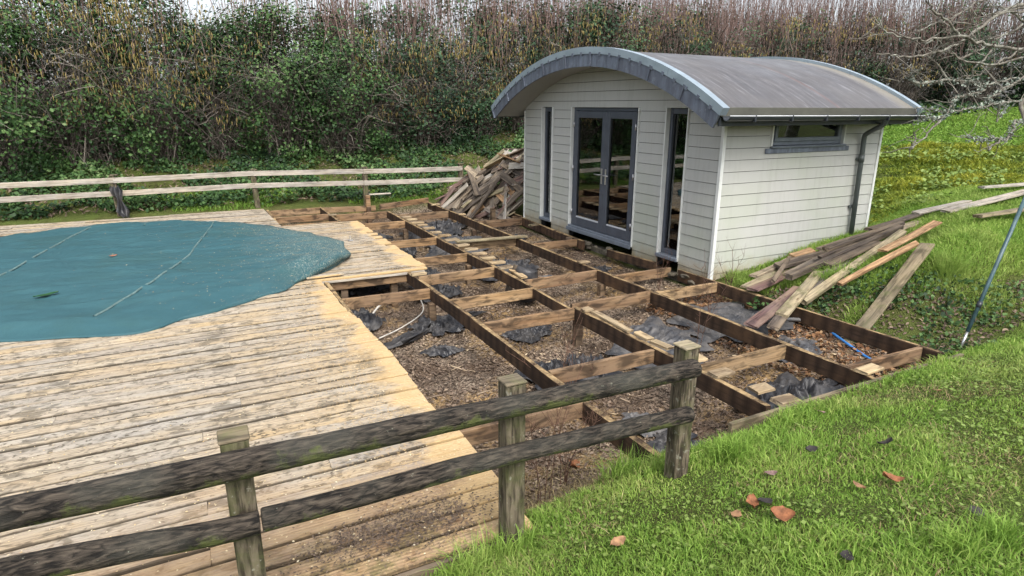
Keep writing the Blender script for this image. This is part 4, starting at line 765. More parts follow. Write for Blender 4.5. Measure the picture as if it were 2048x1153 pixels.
# ================================================================ black membrane, hoses, pole
def sheet(name,label,pts,amp,mat,cat='plastic sheet',seed=0,lift=.03):
    """crumpled sheet: outline polygon on the ground, folded by ridged noise"""
    P=np.array(pts); c=P.mean(0); na,nr=110,34; ang=np.arctan2(P[:,1]-c[1],P[:,0]-c[0]); rad=np.hypot(*(P-c).T); o=np.argsort(ang); ang,rad=ang[o],rad[o]
    A=np.linspace(-np.pi,np.pi,na,endpoint=False); Rr=np.interp(A,np.r_[ang-2*np.pi,ang,ang+2*np.pi],np.r_[rad,rad,rad])*(1+.12*np.sin(A*7+seed)+.08*np.sin(A*13+seed*2))
    u=np.linspace(0,1,nr); x=c[0]+u[:,None]*Rr*np.cos(A); y=c[1]+u[:,None]*Rr*np.sin(A); s=seed*1.7
    th=seed*.9; xr=x*math.cos(th)+y*math.sin(th); yr=-x*math.sin(th)+y*math.cos(th)
    rid=1-np.abs(_wob(xr*.6,yr*2.4,6.5,s))*1.7; rid2=1-np.abs(_wob(xr*.7+yr*.3,yr*2.4-xr*.2,13.,s+1))*1.7; rid3=1-np.abs(_wob(xr*1.4,yr,27.,s+2))*1.4; rid=rid**3*np.sign(rid); rid2=np.clip(rid2,0,1)**2
    z=height(x,y)+lift+amp*(np.clip(rid,0,1)*.6+np.clip(rid2,0,1)*.45+np.clip(rid3,0,1)*.25)*(.3+.7*(1-u[:,None]**3))
    xo=x+amp*.5*_wob(x,y,9,s+3); yo=y+amp*.5*_wob(x,y,8,s+4)
    V=np.stack([xo,yo,z],-1).reshape(-1,3); i=np.arange(nr*na).reshape(nr,na); q=np.roll(i,-1,1); f=np.stack([i[:-1],i[1:],q[1:],q[:-1]],-1)[1:].reshape(-1,4); f0=np.stack([np.zeros(na,int),i[1],q[1]],-1)
    return tag(link(name,npmesh(name,V,[f0,f],False),mat),label,cat,'torn membrane lying in the pit')
sheet('membrane_sheet','crumpled shiny black membrane in the bay behind the middle fence post',[(2.75,4.75),(3.2,4.5),(3.6,4.5),(3.62,5.1),(3.1,5.25),(2.7,5.2)],.15,M_PLASTIC,seed=1)
sheet('membrane_sheet','long twisted roll of black membrane slipping under the joist next to the deck',[(1.75,6.50),(1.82,6.44),(2.3,6.72),(2.9,6.95),(3.3,7.12),(3.28,7.2),(2.8,7.08),(2.2,6.85),(1.78,6.58)],.12,M_PLASTIC,seed=2)
sheet('membrane_sheet','large heap of black membrane in the farthest bay before the board heap',[(3.85,11.4),(4.4,11.2),(4.8,11.5),(4.8,12.3),(4.3,12.6),(3.85,12.3)],.2,M_PLASTIC,seed=3)
sheet('membrane_sheet','torn grey membrane trailing in the bay before the membrane heap',[(3.9,10.0),(4.5,9.9),(4.75,10.6),(4.5,11.2),(3.95,11.0)],.13,M_GREYPL,seed=4)
sheet('membrane_sheet','black plastic bundle under the staggered board ends',[(2.75,10.4),(3.2,10.3),(3.5,10.8),(3.3,11.4),(2.8,11.3)],.24,M_PLASTIC,seed=5)
sheet('membrane_sheet','black membrane scrap below the pale plank laid on the noggings',[(3.85,8.4),(4.5,8.2),(4.8,8.8),(4.3,9.2),(3.85,9.0)],.14,M_PLASTIC,seed=6)
sheet('membrane_sheet','flat dusty grey membrane in the bay beside the row of offcuts',[(3.9,4.6),(4.6,4.45),(4.8,5.0),(4.7,5.5),(4.0,5.3)],.06,M_GREYPL,seed=7)
sheet('membrane_sheet','wet black membrane wedged in the bay at the grass edge',[(4.05,3.0),(4.75,2.98),(4.82,3.5),(4.2,3.6)],.11,M_PLASTIC,seed=8)
sheet('membrane_sheet','flat grey membrane between the house corner and red-brown board',[(5.05,4.5),(5.75,4.4),(5.85,5.4),(5.1,5.5)],.06,M_GREYPL,seed=9)
sheet('membrane_sheet','black membrane in the dark space under the sawn deck edge',[(1.45,7.2),(1.75,7.1),(1.85,7.6),(1.55,7.8)],.16,M_PLASTIC,seed=10)
sheet('membrane_sheet','scrap of membrane behind the posts under the board ends',[(1.7,8.7),(2.2,8.6),(2.35,9.5),(1.8,9.6)],.16,M_PLASTIC,seed=11)
sheet('membrane_sheet','black strip with pale folds under the last staggered board',[(2.65,8.0),(2.95,7.9),(3.3,8.5),(3.05,8.7)],.12,M_PLASTIC,seed=12)
for k,(lab,c,r,am,m) in enumerate((('small black scrap by the deck edge beside the twisted roll',(2.25,6.1),.16,.08,M_PLASTIC),('grey scrap beside the near joist end',(3.2,3.75),.22,.06,M_GREYPL),('black rag in the bay before the doors',(5.4,7.6),.2,.09,M_PLASTIC),('black tatter under the nogging near the narrow window',(5.3,10.2),.2,.1,M_PLASTIC),('grey tatter in the bay under the pale plank end',(4.4,7.75),.2,.07,M_GREYPL),('black scrap at the foot of the rotten middle joist',(3.35,6.2),.26,.1,M_PLASTIC),('grey plastic strip by the red-brown board',(5.3,4.0),.28,.06,M_GREYPL),('black tatter near the end of the middle joist',(3.2,2.98+.4),.2,.07,M_PLASTIC),('black scrap in the second bay from the far fence',(3.1,12.3),.3,.12,M_PLASTIC),('black folds below the far staggered boards',(3.2,9.3),.26,.12,M_PLASTIC))):
    sheet('membrane_scrap',lab,[(c[0]+r*1.5*math.cos(a+k)*(.6+.5*random.random()),c[1]+r*math.sin(a+k)*(.6+.5*random.random())) for a in np.linspace(0,6.28,8)[:-1]],am,m,'plastic sheet',k+20,.015)
def drape(name,label,pts,w,mat,cat):
    V=[];F=[]; sp=smooth_path(pts,6); n=9
    for i,p in enumerate(sp):
        for k in range(n): a=(k/(n-1)-.5); V.append((p.x+a*w*(1+.4*math.sin(i*.6)),p.y-.05*math.cos(a*9+i*.3)-.02,p.z+.02*math.sin(k*2.1+i)))
    for i in range(len(sp)-1):
        for k in range(n-1): F.append((i*n+k,i*n+k+1,(i+1)*n+k+1,(i+1)*n+k))
    return tag(link(name,pymesh(name,V,F,True),mat),label,cat)
drape('plastic_wrap','torn black plastic hanging from a leaning post of the far fence',[(-1.37,14.5,.6),(-1.33,14.47,.4),(-1.3,14.46,.15),(-1.24,14.4,.0)],.16,M_PLASTIC,'plastic sheet')
bk=tube('planter_bag',[(3.92,7.18,-.42),(3.92,7.18,-.2),(3.92,7.18,-.0),(3.93,7.18,.03)],[.12,.15,.155,.14],M_PLASTIC,None,14,.08); tag(bk,'black bag standing against the rotten middle joist','bag')
tag(plank('slate_offcut',(3.70,7.35,-.35),(3.80,7.28,.06),.09,.02,M_DARKB,None,1.2),'grey splinter of board standing upright beside the black bag','board')
tag(tube('hose',smooth_path([(1.6,7.35,-.40),(1.78,7.5,-.47),(2.0,7.75,-.40),(2.3,8.15,-.42)],8),.013,M_HOSEW,None,8),'white hose curving out from under the deck edge','hose')
tag(tube('cable',smooth_path([(1.75,6.85,-.5),(2.1,7.05,-.48),(2.5,7.45,-.46),(2.62,7.9,-.40)],8),.008,M_HOSEW,None,6),'thin beige cable looping across the pit near the white hose','cable')
tag(tube('water_pipe',smooth_path([(6.06,4.38,-.17),(6.03,4.15,-.19),(5.86,3.82,-.19),(5.74,3.5,-.215),(5.68,3.3,-.22)],8),.014,M_BLUE,None,10),'blue plastic water pipe lying in the pit under the leaning board','pipe')
tag(tube('drain_pipe',smooth_path([(5.25,4.62,-.2),(5.55,4.56,-.16),(5.82,4.5,-.16),(6.04,4.37,-.17)],8),.024,M_GREYPL,None,10),'grey pipe running up to the blue water pipe','pipe')
pol=tag(empty('pool_pole',(6.72,3.14,-.15)),'slim green-grey pole leaning at the end of the grass bank','pole')
tube('shaft',[(6.80,3.14,-.02),(7.14,3.18,.60),(7.62,3.24,1.45)],.019,M_POLE,pol,10); tube('tip',[(6.71,3.13,-.20),(6.80,3.14,-.02)],.013,M_STEEL,pol,8); tube('collar',[(6.93,3.155,.21),(6.96,3.16,.27)],.025,M_GUTTER,pol,10)

# ---------------------------------------------------------------- leaves lying about
def leaf(name,label,loc,L,w,mat,curl,yaw,cat='leaf',group=None,tilt=(0,0)):
    V=[];F=[]; n=8
    for i in range(n+1):
        u=i/n; ww=w*math.sin(math.pi*min(1,u*.94+.04))**.8
        for k in (-1,-.5,0,.5,1): V.append((L*(u-.5), ww*k*.5*(1+.1*math.sin(u*17+k)), curl*((abs(k)**1.5)*.5+2*(u-.5)**2)*L*(1+.3*math.sin(k*3+u*5))))
    for i in range(n):
        for k in range(4): F.append((i*5+k,i*5+k+1,i*5+k+6,i*5+k+5))
    b=len(V); me=pymesh(name,V,F,True)
    return tag(link(name,me,mat,None,Matrix.Translation(loc)@Matrix.Rotation(yaw,4,'Z')@Matrix.Rotation(tilt[0],4,'X')@Matrix.Rotation(tilt[1],4,'Y')),label,cat,group)
leaf('laurel_leaf','single dark green leaf lying on the teal cover',(-1.6,8.22,cover_z(-1.6,8.22)+.012),.24,.095,M_LEAFG,.06,.45)
leaf('red_leaf','small reddish leaf lying in the middle of the teal cover',(-1.09,9.88,cover_z(-1.09,9.88)+.012),.1,.07,M_LEAFR,.1,.2)
DL=[((2.24,1.61),.105,.085,0,'large flat rust-orange leaf lowest in its cluster on the grass'),((2.25,1.79),.08,.06,0,'curled rust leaf at the top of the cluster on the grass'),((2.11,1.76),.06,.05,1,'small tan leaf beside the rust cluster on the grass'),((2.30,1.76),.09,.06,2,'dark withered leaf in the rust-leaf cluster on the grass'),((2.62,1.99),.07,.055,3,'pinkish leaf above the rust cluster on the grass'),((2.75,1.59),.06,.05,1,'small round tan leaf between the two rust leaves'),((2.94,1.54),.10,.06,0,'crumpled rust leaf lying alone on the grass beyond the tan leaf'),((2.87,1.14),.08,.06,2,'dark leaf standing on edge in the long grass'),((3.37,1.84),.09,.05,2,'blackish leaf lying flat in the middle of the grass bank'),((3.05,2.07),.07,.05,2,'dark curled leaf below the pit edging on the grass'),((1.58,1.97),.09,.05,1,'tan curled leaf in the long grass by the fence'),((3.80,2.55),.07,.05,3,'grey leaf beside the timber edging'),((2.12,1.22),.07,.05,2,'grey-black leaf at the very bottom of the grass'),((4.65,2.26),.07,.05,1,'brown leaf far up the grass bank'),((2.30,3.45),.13,.09,0,'orange leaf on the bare earth behind the middle fence post')]
for (x,y),L,w,m,lab in DL: leaf('fallen_leaf',lab,(x,y,H(x,y)+(.035 if y<3 else .02)),L,w,M_DL[m],random.uniform(.1,.3),random.uniform(0,6),'leaf','dead leaves on the grass',(random.uniform(-.4,.2),random.uniform(-.3,.3)))

# ================================================================ bare lichened tree reaching in over the bank
TREE=[
 [(8.88,4.11,2.51),(8.30,4.14,2.43),(8.05,4.15,2.41),(7.67,4.24,2.45),(7.25,4.33,2.41),(7.16,4.39,2.47),(7.18,4.35,2.54)],
 [(6.86,4.20,3.21),(6.99,4.17,3.11),(7.27,4.16,3.01),(7.63,4.17,2.88),(8.12,4.14,2.83),(8.80,4.13,2.81)],
 [(6.25,4.23,2.68),(6.58,4.17,2.65),(6.86,4.14,2.67),(7.16,4.13,2.72),(7.51,4.16,2.82),(7.84,4.20,2.95),(8.35,4.25,3.17),(8.87,4.27,3.33)],
 [(6.54,4.42,3.01),(6.57,4.38,2.91),(6.79,4.30,2.85),(7.05,4.22,2.84),(7.53,4.17,2.89)],
 [(7.37,4.57,2.97),(7.66,4.45,3.07),(7.97,4.45,3.18),(8.26,4.46,3.31),(8.49,4.47,3.36)],
 [(7.66,4.25,2.46),(7.82,4.18,2.49),(7.88,4.12,2.60),(8.12,4.12,2.78)],
 [(6.95,4.16,2.15),(7.18,4.10,2.14),(7.37,4.05,2.11),(7.61,4.00,2.14),(7.83,3.95,2.17),(8.17,3.91,2.21),(8.61,3.93,2.24)],
 [(7.66,4.08,2.28),(7.52,4.08,2.25),(7.39,4.05,2.13),(7.25,4.03,2.05),(7.08,4.06,2.05),(6.96,4.11,2.01)],
 [(7.25,4.03,2.05),(7.03,4.03,1.89),(6.76,4.00,1.73)],
 [(7.35,3.86,1.88),(7.55,3.80,1.83),(7.76,3.76,1.83),(7.98,3.71,1.84),(8.10,3.75,1.99),(8.45,3.81,2.01)],
 [(7.88,3.81,2.01),(8.05,3.84,2.17),(7.95,3.97,2.24),(8.20,3.99,2.34),(8.88,4.11,2.51)],
 [(7.68,4.41,2.97),(8.08,4.29,3.04),(8.36,4.24,3.17),(8.85,4.24,3.23)],
 [(7.21,4.35,2.77),(7.43,4.23,2.73),(7.67,4.13,2.64),(8.08,4.09,2.62),(8.79,4.11,2.72)],
 [(7.35,4.37,2.69),(7.48,4.35,2.65),(7.66,4.25,2.46)],
 [(7.66,4.21,2.68),(7.79,4.15,2.72),(8.00,4.13,2.81)],
 [(7.80,4.17,2.45),(8.09,4.12,2.56),(8.35,4.09,2.68),(8.80,4.14,2.83)],
 [(7.27,4.32,1.70),(7.37,4.33,1.91)],
 [(7.70,3.76,1.72),(7.81,3.72,1.80),(7.98,3.71,1.84)],
 [(7.27,4.45,2.81),(7.33,4.32,2.86)],
 [(7.13,4.51,2.42),(7.16,4.39,2.47)],
 [(7.73,4.19,2.39),(7.89,4.13,2.45),(7.90,4.03,2.34),(7.66,4.08,2.28)],
 [(8.28,4.31,3.26),(8.48,4.26,3.24),(8.84,4.22,3.14)],
 [(8.01,4.29,3.13),(8.37,4.25,3.19),(8.86,4.25,3.28)],
 [(7.72,4.42,3.07),(7.98,4.34,3.06),(8.06,4.29,3.02)],
 [(8.05,4.19,2.89),(8.33,4.18,2.92),(8.84,4.21,3.09)],
]

tree=tag(empty('bare_tree',(10.4,3.2,.6)),'bare tree with grey lichened branches reaching over the back of the summerhouse','tree')
tube('trunk',smooth_path([(10.45,3.15,.3),(10.35,3.25,1.2),(10.1,3.6,1.9),(9.7,3.85,2.3),(9.17,4.05,2.5)],6),[.15-.0035*i for i in range(25)],M_LIMB,tree,12,.06)
for p in ([(10.25,3.4,1.6),(9.9,3.7,2.4),(9.4,4.05,3.0),(8.87,4.25,3.28)],[(9.9,3.72,2.1),(9.4,4.0,2.7),(8.8,4.13,2.82)],[(9.85,3.75,2.1),(9.3,3.8,2.2),(8.61,3.93,2.24),(8.45,3.81,2.02)],[(9.7,3.85,2.3),(9.2,4.05,2.6),(8.79,4.11,2.72)],[(9.6,3.95,2.8),(9.1,4.15,3.1),(8.84,4.22,3.12)],[(9.5,4.0,2.95),(8.9,4.24,3.23)]):
    sp=smooth_path(p,6); tube('limb',sp,[.045-.028*i/(len(sp)-1) for i in range(len(sp))],M_LIMB,tree,8,.08)
lich=[]
LICHENED={0,7,9,10,20,6}
for k,pts in enumerate(TREE):
    sp=smooth_path(pts,5); n=len(sp); thick=.020 if k in (0,1,2) else .013; rev=k not in(7,8,14,16,17)
    rs=[(thick*(.35+.65*(i/(n-1))) if rev else thick*(1-.6*i/(n-1))) for i in range(n)]
    tube('branch',[p+Vector((random.gauss(0,.008),random.gauss(0,.012),random.gauss(0,.008))) for p in sp],rs,M_LIMB,tree,7,.15)
    if k in LICHENED:
        for p in sp[2:]:
            for _ in range(12 if k!=6 else 4): lich.append(p+Vector((random.gauss(0,.018),random.gauss(0,.018),random.gauss(0,.016))))
    # side twigs
    tw=[]
    for _ in range(int(n*.55)):
        i=random.randrange(n-1); p=sp[i]; d=Vector((random.gauss(-.5,.5),random.gauss(0,.5),random.gauss(.15,.5))).normalized(); L=random.uniform(.08,.38); c=Vector((0,0,random.uniform(-.05,.12)))
        tw.append([p,p+d*L*.35+c*.3,p+d*L*.7+c*.7+Vector((random.gauss(0,.02),0,random.gauss(0,.02))),p+d*L+c])
    if tw:
        P=np.array([[list(q) for q in t] for t in tw]); V,F=stems_np(P,np.tile(np.array([.006,.005,.004,.0025]),(len(tw),1))); tag(link('twigs',npmesh('twigs',V,[F]),M_LIMB,tree),kind='stuff')
Cn=np.array([list(p) for p in lich]); V,F=leaves_np(Cn,rand_unit(len(Cn)),rng.uniform(.012,.034,len(Cn)),.9,.5); tag(link('lichen',npmesh('lichen',V,[F],rnd=np.repeat(rng.random(len(Cn)),4)),M_LICH,tree),kind='stuff')

# ================================================================ hedge on the bank: one thing for each shrub
HL=np.array([(-13,4.),(-12.5,10),(-10.5,16.4),(-6,17.6),(0,17.7),(7,17.9),(12,18.4),(17,18.6),(22,17.5),(26,14.2),(29,9.5),(31.5,4.)])
_seg=np.hypot(*np.diff(HL,axis=0).T); _cum=np.r_[0,np.cumsum(_seg)]
def hl(s): return float(np.interp(s,_cum,HL[:,0])),float(np.interp(s,_cum,HL[:,1]))
def shrub(name,label,cat,group,x,y,rx,h,n_leaf,n_stem,n_cat,mleaf,mstem,shoots=0,lsz=.085,top=.0,dens_lo=.0,shoot_h=(1.2,2.4)):
    zb=H(x,y)-.1; o=tag(empty(name,(x,y,zb)),label,cat,group)
    if n_leaf:
        # leaf clumps: random clump centres on the shell, leaves gathered round them
        nc=max(12,n_leaf//150); cu=rng.uniform(0,2*np.pi,nc); hz=rng.uniform(dens_lo,1,nc)**.8; rr=(.55+.5*rng.random(nc))*np.sqrt(np.clip(1-((hz-.45)/.62)**2,.12,1))
        cc=np.stack([x+rx*rr*np.cos(cu),y+rx*.75*rr*np.sin(cu),zb+h*hz],1); ci=rng.integers(0,nc,n_leaf)
        Cn=cc[ci]+rng.normal(0,1,(n_leaf,3))*np.array([.30,.26,.24])*rng.uniform(.6,1.3,(nc,1))[ci]; out=Cn-np.array([x,y,zb+h*.4]); Nn=out/np.linalg.norm(out,axis=1,keepdims=True)+rand_unit(n_leaf)*.8+np.array([0,0,.35]); Nn/=np.linalg.norm(Nn,axis=1,keepdims=True)
        V,F=leaves_np(Cn,Nn,rng.uniform(.6,1.3,n_leaf)*lsz,.8,.3); cr=rng.random(nc); r=np.clip(.6*cr[ci]+.4*rng.random(n_leaf)+.12*(Cn[:,2]-cc[ci][:,2])/.25,0,1); tag(link('leaves',npmesh('leaves',V,[F],rnd=np.repeat(r,4)),mleaf,o),kind='stuff')  # leaf tint rises towards clump tops, painting in lit tops and darker hollows
    k=6
    if n_stem:
        a=rng.uniform(0,2*np.pi,n_stem); r0=rng.uniform(0,.45,n_stem)*rx; lean=rng.normal(0,.42,(n_stem,2)); hh=h*rng.uniform(.45,1.12,n_stem); t=np.linspace(0,1,k)
        b=np.stack([x+r0*np.cos(a),y+r0*np.sin(a)*.7,np.full(n_stem,zb)],1); P=np.zeros((n_stem,k,3))
        P[...,0]=b[:,0:1]+lean[:,0:1]*hh[:,None]*t**1.3+rng.normal(0,.05,(n_stem,k)); P[...,1]=b[:,1:2]+lean[:,1:2]*hh[:,None]*t**1.3+rng.normal(0,.05,(n_stem,k)); P[...,2]=b[:,2:3]+hh[:,None]*(t-.12*(np.abs(lean).sum(1))[:,None]*t**2)
        # branching twigs off the stems
        m=n_stem*7; si=rng.integers(0,n_stem,m); ti=rng.integers(1,k-1,m); p0=P[si,ti]; d=rand_unit(m)*np.array([1,.8,.7])+np.array([0,-.25,.25]); L=rng.uniform(.25,.95,m)[:,None]
        Q=np.stack([p0+d*L*u+rng.normal(0,.04,(m,3))*u+np.array([0,0,-.12])*L*u*u for u in np.linspace(0,1,k)],1)
        PP=np.concatenate([P,Q]); rad=np.concatenate([rng.uniform(.007,.02,n_stem)[:,None]*np.linspace(1,.4,k),rng.uniform(.0035,.008,m)[:,None]*np.linspace(1,.5,k)])
        V,F=stems_np(PP,rad); rn=np.concatenate([.15+rng.random(n_stem)*.8,.2+rng.random(m)*.8]); tag(link('stems',npmesh('stems',V,[F],rnd=np.repeat(rn,k*3)),mstem,o),kind='stuff')
    if shoots:
        t=np.linspace(0,1,5); b=np.stack([x+rng.uniform(-1,1,shoots)*rx*1.0,y+rng.uniform(-.6,.6,shoots)*rx,zb+h*rng.uniform(.45,.9,shoots)],1); L=rng.uniform(*shoot_h,shoots)*rng.uniform(.45,1.1,shoots); ln=rng.normal(0,.16,(shoots,2))
        P=np.stack([b[:,None,0]+ln[:,0:1]*L[:,None]*t+rng.normal(0,.012,(shoots,5)),b[:,None,1]+ln[:,1:2]*L[:,None]*t,b[:,None,2]+L[:,None]*t],-1)
        V,F=stems_np(P,rng.uniform(.006,.011,shoots)[:,None]*np.linspace(1,.4,5)); tag(link('shoots',npmesh('shoots',V,[F],rnd=np.repeat(rng.random(shoots),15)),M_SHOOT,o),kind='stuff')
    if n_cat:
        nb=max(3,n_cat//18); bc=np.stack([x+rng.uniform(-1,1,nb)*rx,y-rng.uniform(.2,.95,nb)*rx*.8,zb+h*rng.uniform(.3,1.05,nb)],1); ci=rng.integers(0,nb,n_cat); c=bc[ci]+rng.normal(0,1,(n_cat,3))*np.array([.22,.18,.16])
        L=rng.uniform(.07,.14,n_cat); P=np.stack([c+np.array([0,0,-1])*L[:,None]*u+rng.normal(0,.006,(n_cat,3)) for u in np.linspace(0,1,4)],1); V,F=stems_np(P,np.tile(np.array([.005,.013,.013,.005]),(n_cat,1)))
        tag(link('catkins',npmesh('catkins',V,[F],rnd=np.repeat(rng.random(n_cat),12)),M_CATKIN,o),kind='stuff')
    return o
GI,GH='ivy-clad shrubs along the hedge bank','hazel shrubs along the hedge bank'
# x, y, radius, height, leaves, stems, catkins, shoots, leaf material, label
S=[
(-5.4,17.4,1.6,3.9,10000,70,60,20,M_IVY,'evergreen shrub filling the hedge at the far end of the pale fence'),
(-3.5,17.0,1.35,3.3,10500,80,60,20,M_IVY,'bright green leafy shrub low in the hedge behind the pale fence'),
(-2.0,17.3,1.4,3.7,6500,130,300,60,M_IVY,'hazel hung thickly with yellow catkins above the post wrapped in plastic'),
(-.6,17.4,1.4,3.7,7000,130,280,60,M_IVY,'twiggy hazel with catkins and green ivy, second along from the catkin-heavy one'),
(.75,17.5,1.0,2.75,2600,110,90,6,M_IVYD,'bare grey-stemmed thicket between two green ivy masses'),
(2.3,17.6,1.6,3.5,13000,90,20,8,M_IVY,'rounded ivy-covered shrub standing highest in the hedge'),
(3.8,17.3,1.35,2.9,8000,110,0,14,M_IVY,'dark ivy spilling down the bank beside the highest ivy shrub'),
(5.1,17.7,1.3,2.8,5600,110,160,60,M_IVYD,'bare shrub of tangled grey stems with a few catkins'),
(6.4,17.6,1.4,2.8,6500,100,160,70,M_IVYD,'arching stems over dark ivy beyond the board heap'),
(7.9,17.9,1.4,3.0,6500,90,200,50,M_IVYD,'ivied hazel with catkins just past the corner of the curved roof'),
(9.5,18.1,1.4,3.1,5200,100,200,60,M_IVYD,'hazel with pale catkins behind the rising end of the curved roof'),
(11.2,18.4,1.5,3.1,4200,110,150,70,M_IVYD,'thin tall shoots standing behind the crest of the roof'),
(13.0,18.5,1.6,3.5,8000,80,80,60,M_IVYD,'dark ivy mass showing above the crest of the roof'),
(15.0,18.6,1.6,3.2,3600,110,110,80,M_IVYD,'brown twiggy shrub above the middle of the roof'),
(17.0,18.5,1.7,3.0,3200,110,110,90,M_IVYD,'brown twiggy shrub above the back half of the roof'),
(19.0,18.2,1.7,3.0,2600,120,110,100,M_IVYD,'reddish brown shoots above the back edge of the roof'),
(21.0,17.7,1.7,3.0,2400,120,120,100,M_IVYD,'brown hazel with catkins beyond the end of the roof'),
(23.0,16.7,1.7,3.0,2200,120,100,100,M_IVYD,'brown hazel seen through the tips of the bare branches'),
(24.6,15.3,1.7,2.9,2000,120,60,100,M_IVYD,'brown thicket behind the lichened branches at the top of the lawn'),
(26.2,13.6,1.7,2.9,2200,120,40,100,M_IVYD,'twiggy thicket where the lawn meets the hedge'),
(27.6,11.4,1.7,2.9,2200,120,30,90,M_IVYD,'last thicket of the hedge visible past the bare tree'),
]
for k,(x,y,rx,h,nl,ns,nc,sh,ml,lab) in enumerate(S):
    nc=int(nc*2.2); sh=sh if x<12 else sh*2
    shrub('ivy_shrub' if nl>3500 else 'hazel_shrub',lab,'shrub',GI if nl>3500 else GH,x,y,rx,h,nl,ns,nc,ml,M_BARK,sh,.075 if x<10 else .10)
# second rank behind, closes the gaps
bx=[-6.5,-4.2,-1.6,.9,3.2,5.6,8.,10.4,12.9,15.5,18.1,20.6,23.,25.2,27.2,29.,30.3]; by=[19.2,19.2,19.2,19.2,19.3,19.4,19.6,20,20.4,20.6,20.4,20,19,17.4,15.2,12.6,9.6]
for k,(x,y) in enumerate(zip(bx,by)):
    shrub('hazel_shrub','hazel in the back rank of the hedge, mostly hidden by the shrubs before it','shrub','back rank of the hedge',x,y,1.9,(3.6 if x<-.5 else 2.3 if x<1.5 else 2.9) if x<8 else 3.4,4600,60,0,M_IVYD,M_BARK,60 if x<3 else (340 if x<11 else 520),.12,shoot_h=(1.0,2.2) if x<2 else (1.6,3.6))
for k,s in enumerate(np.arange(.5,_cum[3]-2.5,2.4)):          # the return of the hedge beyond the end of the deck, seen in the door glass
    x,y=hl(s); shrub('ivy_shrub','ivy shrub of the side hedge beyond the end of the deck','shrub','side hedge',x,y,1.7,2.9,2600,30,0,M_IVYD,M_BARK,10,.13)

# ---------------------------------------------------------------- low cover, stuff nobody could count
def scatter(n,x0,x1,y0,y1,keep=None):
    x=rng.uniform(x0,x1,n); y=rng.uniform(y0,y1,n)
    if keep is not None: k=keep(x,y); x,y=x[k],y[k]
    return x,y
def surf_normal(x,y,e=.05):
    gx_=(height(x+e,y)-height(x-e,y))/(2*e); gy_=(height(x,y+e)-height(x,y-e))/(2*e); n=np.stack([-gx_,-gy_,np.ones_like(gx_)],1); return n/np.linalg.norm(n,axis=1,keepdims=True)
def leafmat(name,x,y,zo,size,mat,label=None,tilt=.6,asp=.85,rn=None):
    c=np.stack([x,y,height(x,y)+zo],1); n=surf_normal(x,y)+rand_unit(len(x))*tilt; n/=np.linalg.norm(n,axis=1,keepdims=True); V,F=leaves_np(c,n,size,asp,.25)
    r=rng.random(len(x)) if rn is None else rn
    return tag(link(name,npmesh(name,V,[F],rnd=np.repeat(r,4)),mat),label,None,None,'stuff')
x,y=scatter(42000,-8,9.5,14.65,18.6,lambda x,y: _wob(x,y,1.6,2.5)+.5*_wob(x,y,4.1,.3)>-.28); w=_wob(x,y,1.1,.5); r=np.clip(.45+.35*w+rng.normal(0,.2,len(x)),0,1); y=14.65+(y-14.65)*1.0
leafmat('ivy_ground_cover',x,y,rng.uniform(.02,.16,len(x))*(1+.8*(w>.2)),rng.uniform(.05,.11,len(x)),M_IVY,'ivy and low green leaves carpeting the bank behind the fence',.75,.85,r)
x,y=scatter(9000,-8,9.5,14.7,18.0); leafmat('bank_litter',x,y,rng.uniform(.01,.06,len(x)),rng.uniform(.05,.12,len(x)),M_CHIP,'dead leaves and stems between the ivy on the bank',.8,.3,np.clip(rng.normal(.3,.2,len(x)),0,1))
x,y=scatter(9000,9.5,30,12,19.5); leafmat('hedge_foot_litter',x,y,rng.uniform(.02,.2,len(x)),rng.uniform(.08,.16,len(x)),M_IVYD,'dark leaves and litter along the foot of the hedge beyond the lawn',.8)
# ivy and bramble on the steep face above the pit corner
def face(x,y): g=surf_normal(x,y); z=height(x,y); return (z<.34-.12*(x-7))&(_wob(x,y,2.7,.4)>-.35)&((g[:,2]<.94)|(rng.random(len(x))<.3))
x,y=scatter(5000,6.15,9.5,3.0,5.2,lambda x,y: height(x,y)<.25); leafmat('bank_foot_litter',x,y,rng.uniform(.005,.03,len(x)),rng.uniform(.02,.06,len(x)),M_CHIP,'dead leaves and crumbled earth along the foot of the bank',.7,.5,np.clip(rng.normal(.25,.2,len(x)),0,1))
x,y=scatter(9000,6.15,10.5,2.95,4.9,face); leafmat('bramble_leaves',x,y,rng.uniform(.01,.10,len(x)),rng.uniform(.022,.06,len(x)),M_IVY,'bramble and ivy leaves on the shaded bank above the pit corner',.9)
for bx_,by_,lab in ((5.98,4.95,'small dark green sprig growing by the house-side joist'),(6.02,8.2,None)):
    if lab:
        n=90; c=np.array([bx_,by_,H(bx_,by_)])+rng.normal(0,1,(n,3))*np.array([.10,.08,.05])+np.array([0,0,.14]); V,F=leaves_np(c,rand_unit(n)+np.array([0,0,.6]),rng.uniform(.04,.07,n),.8,.3); sp_=tag(empty('leafy_sprig',(bx_,by_,H(bx_,by_))),lab,'plant'); tag(link('leaves',npmesh('leaves',V,[F],rnd=np.repeat(.3+.5*rng.random(n),4)),M_IVY,sp_),kind='stuff')
